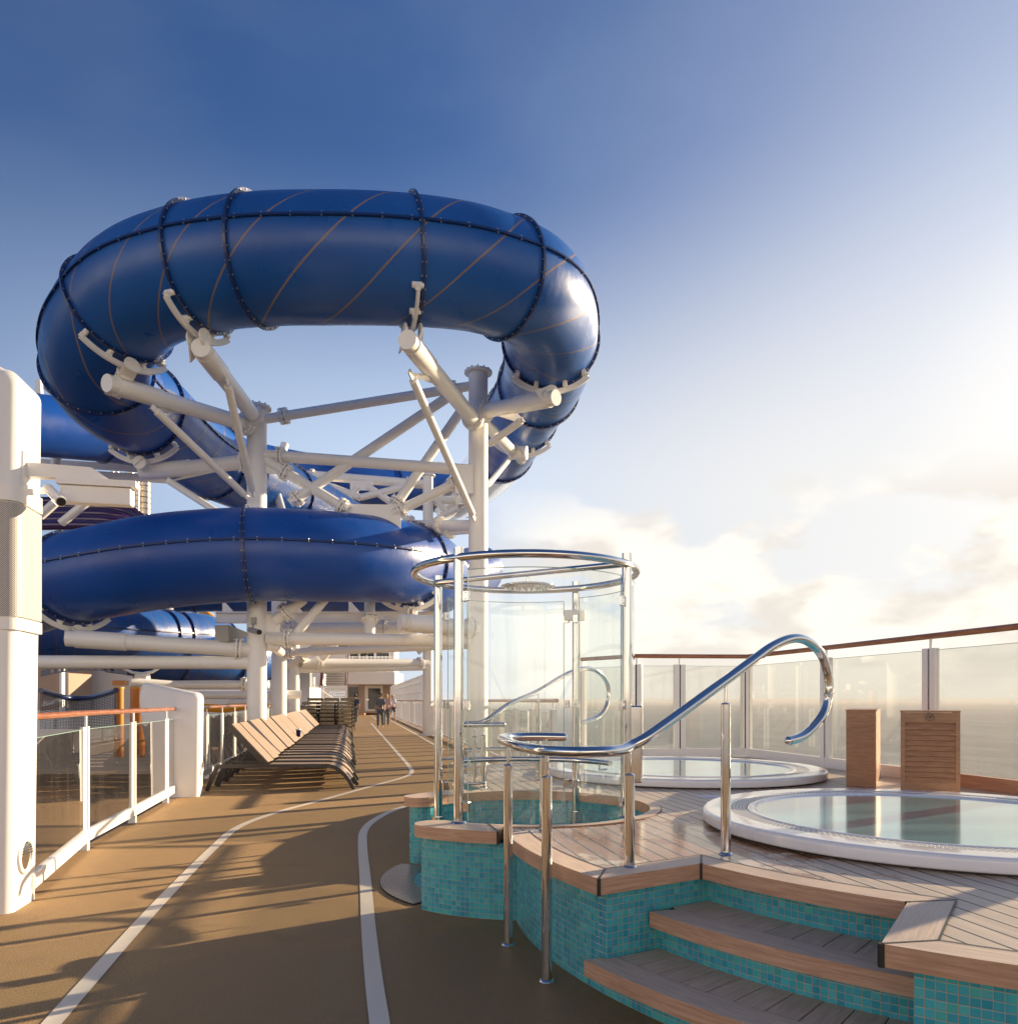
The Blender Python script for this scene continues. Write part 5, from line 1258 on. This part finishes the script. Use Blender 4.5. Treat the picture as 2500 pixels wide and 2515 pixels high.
# ------------------------------------------------------------------ left background beyond the inner edge
dh = empty('inner_deckhouse', tuple(P(250, 1730, 42)), 'grey-white deckhouse wall in the shade behind the blue slides', 'deckhouse')
def lp_(name, m, x0, y0, x1, y1, d, th=0.3, parent=dh): return rect(x0, y0, x1, y1, d, 0, MB(), th).build(name, m, parent)
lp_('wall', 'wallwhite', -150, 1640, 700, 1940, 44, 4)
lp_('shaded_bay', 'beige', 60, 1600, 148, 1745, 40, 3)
lp_('post', 'white', 146, 1625, 152, 1745, 39.5, 0.3); lp_('post', 'dark', 160, 1625, 163, 1745, 39.4, 0.2)
lp_('roof_slab', 'wallwhite', -150, 1560, 470, 1585, 44, 4)
worldparts(dh)
ib = empty('gantry_beam', tuple(P(260, 1160, 26)), 'long white I-beam carrying the far blue slide on the left', 'beam')
mb = MB(); 
for y0, y1 in ((1130, 1152), (1152, 1175)): mb.hexa([P(95, y1-8, 25), P(520, y1+20, 27), P(520, y1+20, 27.6), P(95, y1-8, 25.6), P(95, y0-4, 25), P(520, y0+22, 27), P(520, y0+22, 27.6), P(95, y0-4, 25.6)])
mb.build('beam', 'white2', ib); MB().cyl(P(138, 1145, 24.6), P(138, 1120, 24.6), 0.16, 16).build('bolt_boss', 'white2', ib); MB().cyl(P(150, 1285, 24), P(215, 1232, 24), 0.13, 14).build('strut', 'white2', ib); MB().cyl(P(98, 1268, 23), P(135, 1235, 23), 0.13, 14).build('strut', 'white2', ib)
MB().bar(P(98, 985, 23), P(95, 935, 23), 0.2, 0.15, up=V).build('upright', 'white2', ib); MB().bar(P(98, 938, 23), P(152, 985, 25), 0.12, 0.12).build('rail', 'white2', ib)
worldparts(ib)
for i, (x0, x1, yt) in enumerate(((272, 280, 1170), (284, 292, 1170), (308, 330, 1174), (333, 342, 1176), (341, 369, 1182))):
    d = 34+i*0.5; a = P((x0+x1)/2, 1300, d); r_ = (x1-x0)/2*d/F
    e = empty('exhaust_pipe', tuple(a), ['thin leftmost exhaust pipe beside the white beam', 'thin second exhaust pipe under the white beam', 'stout banded exhaust pipe in the middle of the cluster', 'thin exhaust pipe between the two stout ones', 'stoutest banded steel exhaust pipe at the right of the cluster'][i], 'exhaust pipe', 'steel exhaust pipes behind the purple tubes')
    MB().cyl(a, P((x0+x1)/2, yt-12, d), r_, 20).build('barrel', mat('brushed_exhaust', (0.45, 0.40, 0.34), 0.3, 0.9), e)
    mb = MB(); k = 0
    for yy in range(yt, 1290, 14): q = P((x0+x1)/2, yy, d); mb.cyl(q, q+Z*0.03, r_*1.05, 20)
    mb.build('bands', 'dark', e); worldparts(e)
fn = empty('rope_net', tuple(P(200, 1760, 20)), 'dark rope safety net hung under the curved navy arch', 'net')
mb = MB(); N0 = 46
def netp(u, v): 
    x = 100+u*185; yt = 1696+20*math.sin(math.pi*u); return P(x, yt+(1790-yt)*v, 19+2*math.cos(math.pi*(u-.5)))
for i in range(N0+1): mb.tube([netp(i/N0, v/5) for v in range(6)], 0.008, 4, caps=False, frame='any')
for j in range(22): mb.tube([netp(u/12, j/21) for u in range(13)], 0.008, 4, caps=False)
mb.build('mesh', 'net', fn)
MB().tube([netp(u/12, 0) for u in range(13)], 0.07, 8).build('top_band', 'navy', fn)
worldparts(fn)
ar = empty('navy_arch', tuple(P(190, 1660, 18.5)), 'curved navy arch with a row of round holes at the far left', 'arch')
mb = MB(); n_ = 26
def arp(t): return (100+212*t, 1672-32*math.sin(math.pi*(0.18+0.62*t)), 18.6)
polys = []
for i in range(n_):
    t0, t1 = i/n_, (i+1)/n_; hole = (i % 2 == 1) and 2 < i < 22
    (xa, ya, d_), (xb, yb, _) = arp(t0), arp(t1); w0, w1 = 8.5-3*t0, 8.5-3*t1
    if not hole:
        mb.hexa([P(xa, ya+w0, d_), P(xb, yb+w1, d_), P(xb, yb+w1, d_+.12), P(xa, ya+w0, d_+.12), P(xa, ya-w0, d_), P(xb, yb-w1, d_), P(xb, yb-w1, d_+.12), P(xa, ya-w0, d_+.12)])
    else:
        for s0, s1 in ((0.5, 1.0), (-1.0, -0.5)): mb.hexa([P(xa, ya-w0*s0, d_), P(xb, yb-w1*s0, d_), P(xb, yb-w1*s0, d_+.12), P(xa, ya-w0*s0, d_+.12), P(xa, ya-w0*s1, d_), P(xb, yb-w1*s1, d_), P(xb, yb-w1*s1, d_+.12), P(xa, ya-w0*s1, d_+.12)])
mb.build('arch_plate', 'navy', ar); MB().box(P(296, 1678, 18.5), (0.30, 0.2, 0.12)).build('end_bracket', 'orange', ar); worldparts(ar)
for k, (x, w, lb) in enumerate(((292, 22, 'orange column seen through the rope net'), (338, 34, 'broad orange column just left of the low white pillar'))):
    c_ = empty('orange_column', tuple(P(x, 1800, 21+k)), lb, 'column'); w_ = w/2*(21+k)/F
    MB().cyl(P(x, 1860, 21+k), P(x, 1690, 21+k), w_, 24).build('shaft', 'orange', c_); MB().cyl(P(x, 1692, 21+k), P(x, 1688, 21+k), w_*1.1, 24).build('cap', 'yellow', c_); worldparts(c_)
yb_ = empty('yellow_beam', tuple(P(560, 1745, 22)), 'yellow curved beam glimpsed above the second guard rail', 'beam')
MB().tube([P(x, y, 22) for x, y in ((500, 1738), (550, 1741), (600, 1734), (660, 1726))], 0.12, 12).build('beam', 'yellow', yb_); worldparts(yb_)
yb2 = empty('yellow_slide_rim', tuple(P(480, 1510, 28)), 'yellow rim of a slide peeping out beneath the dark blue tube', 'slide rim')
MB().tube([P(x, y, 28) for x, y in ((470, 1492), (500, 1505), (525, 1525))], 0.16, 12).build('rim', 'yellow', yb2); MB().tube([P(x, y, 26.6) for x, y in ((440, 1655), (400, 1658), (360, 1662), (330, 1664))], 0.14, 10).build('lower_rim', 'orange', yb2); worldparts(yb2)
vt = empty('vent_drum', tuple(P(410, 1500, 30)), 'white round ventilator drum behind the ring-lined slide', 'ventilator')
MB().cyl(P(410, 1520, 30), P(410, 1487, 30), 0.42, 24).build('drum', 'white', vt); MB().cyl(P(410, 1502, 30), P(410, 1500, 30), 0.43, 24).build('band', 'dark', vt); worldparts(vt)
for k, (x, y, r_, lb) in enumerate(((215, 2020, 0.34, 'larger white ventilator cowl on the lower deck seen through the near glass'), (150, 2050, 0.28, 'smaller white ventilator cowl on the lower deck seen through the near glass'))):
    c0_ = Vector(((x-PX)/F*8.3, 8.3, -0.55-0.25*k)); e = empty('ventilator_cowl', tuple(c0_-Z*2), lb, 'ventilator')
    MB().lathe([(r_*math.cos(R(a)), r_*math.sin(R(a))*1.0) for a in range(0, 91, 10)], c0_, 32).build('hood', 'grp', e); MB().cyl(c0_-Z*2.3, c0_, r_*0.98, 32).build('shaft', 'grp', e); worldparts(e)

# ------------------------------------------------------------------ people walking at the far end of the track
def skin_obj(name, verts, edges, radii, material, parent, sub=2):
    me = bpy.data.meshes.new(name); me.from_pydata(verts, edges, []); ob = bpy.data.objects.new(name, me); C.objects.link(ob)
    md = ob.modifiers.new('skin', 'SKIN'); md.use_smooth_shade = True
    for i, r_ in enumerate(radii):
        me.skin_vertices[0].data[i].radius = (r_, r_) if not isinstance(r_, tuple) else r_
    me.skin_vertices[0].data[0].use_root = True
    s_ = ob.modifiers.new('sub', 'SUBSURF'); s_.levels = sub; s_.render_levels = sub
    dg2 = bpy.context.evaluated_depsgraph_get(); m2 = bpy.data.meshes.new_from_object(ob.evaluated_get(dg2)); m2.name = name
    bpy.data.objects.remove(ob); o2 = bpy.data.objects.new(name, m2); C.objects.link(o2); m2.materials.clear(); m2.materials.append(M[material]); o2.parent = parent
    for p_ in m2.polygons: p_.use_smooth = True
    return o2
def person(loc, h, face, label, top, legs, hair, shorts=False, stride=0.16, arm_f=0.2):
    t_ = empty('person', tuple(loc), label, 'person'); t_.rotation_euler = (0, 0, face); s = h/1.72
    v = [(0, 0, .95), (0, 0, 1.15), (0, 0, 1.38), (0, 0, 1.48), (0, 0.01, 1.54), (0, 0.02, 1.63), (0, 0.01, 1.69),
         (.17, 0, 1.41), (.22, -arm_f*.4, 1.14), (.23, arm_f*.3, .90), (.23, arm_f*.5, .80),
         (-.17, 0, 1.41), (-.22, arm_f*.4, 1.14), (-.23, arm_f*1.2, .92), (-.23, arm_f*1.5, .83),
         (.09, 0, .88), (.10, stride, .50), (.10, stride*.8, .10), (.10, stride*.8+.13, .03),
         (-.09, 0, .88), (-.10, -stride*.5, .50), (-.10, -stride*1.5, .12), (-.10, -stride*1.5+.12, .03)]
    e = [(0, 1), (1, 2), (2, 3), (3, 4), (4, 5), (5, 6), (2, 7), (7, 8), (8, 9), (9, 10), (2, 11), (11, 12), (12, 13), (13, 14), (0, 15), (15, 16), (16, 17), (17, 18), (0, 19), (19, 20), (20, 21), (21, 22)]
    r_ = [(.14, .10), (.125, .09), (.15, .10), .055, .055, (.078, .095), (.06, .075), .06, .042, .032, .028, .06, .042, .032, .028, .085, .055, .038, .03, .085, .055, .038, .03]
    v = [(x*s, y*s, z*s) for x, y, z in v]; r_ = [tuple(q*s for q in k) if isinstance(k, tuple) else k*s for k in r_]
    body = skin_obj('body', v, e, r_, 'skin', t_)
    def sub_(name, idx, grow, m, cut=None):
        mp_ = {a: i for i, a in enumerate(idx)}; vv = [v[a] for a in idx]; ee = [(mp_[a], mp_[b]) for a, b in e if a in mp_ and b in mp_]
        rr_ = [tuple(q+grow for q in r_[a]) if isinstance(r_[a], tuple) else r_[a]+grow for a in idx]
        if cut:
            for a, f_ in cut.items():
                if a in mp_: b_, t = f_; vv[mp_[a]] = tuple(Vector(v[b_]).lerp(Vector(v[a]), t))
        return skin_obj(name, vv, ee, rr_, m, t_)
    sub_('shirt', [0, 1, 2, 7, 8, 11, 12], 0.018, top)
    if shorts: sub_('shorts', [0, 15, 16, 19, 20], 0.022, legs, {16: (15, .75), 20: (19, .75)})
    else: sub_('trousers', [0, 15, 16, 17, 19, 20, 21], 0.02, legs)
    MB().lathe([(0.001, .12), (.06, .105), (.092, .06), (.10, 0), (.095, -.05), (.07, -.09)], (0, -0.012*s, 1.63*s), 16, smooth=True).build('hair', hair, t_)
    f2_ = MB(); f2_.ball((0, .115*s, 1.615*s), .016, 0); f2_.build('nose', 'skin', body)
    for x in (-.032, .032): MB().ball((x*s, .098*s, 1.635*s), .010).build('eye', 'dark', body)
    for x in (-.085, .085): MB().ball((x*s, .01*s, 1.62*s), .022).build('ear', 'skin', body)
    return t_
person((P(872, 1779, 43.4).x, 43.4, 0), 1.72, R(20), 'walker in navy top and dark trousers nearest the stacked loungers', 'cloth_navy', 'cloth_grey', 'hair')
person((P(934, 1789, 37.0).x, 37.0, 0), 1.70, R(185), 'walker in dark grey clothes in the middle of the running track', 'cloth_grey', 'cloth_grey', 'hair')
person((P(949, 1786, 39.0).x, 39.0, 0), 1.66, R(10), 'fair-haired walker in a pale top beside the walker in grey', 'cloth_pink', 'cloth_grey', 'hairfair')
person((P(964, 1773, 48.5).x, 48.5, 0), 1.70, R(-15), 'farthest walker in white top and dark shorts by the sea rail', 'cloth_white', 'cloth_navy', 'hairfair', shorts=True)

# ------------------------------------------------------------------ sea haze
hm = bpy.data.materials.new('sea_haze'); hm.use_nodes = True; hm.node_tree.nodes.clear()
ho = hm.node_tree.nodes.new('ShaderNodeOutputMaterial'); hv = hm.node_tree.nodes.new('ShaderNodeVolumePrincipled')
hv.inputs['Color'].default_value = (0.95, 0.93, 0.90, 1); hv.inputs['Density'].default_value = 0.00014; hv.inputs['Anisotropy'].default_value = 0.0
hm.node_tree.links.new(hv.outputs[0], ho.inputs['Volume'])
hz = MB().box((0, 0, -15.5), (82000, 82000, 55)).build('haze', hm); tag(hz, kind='stuff')
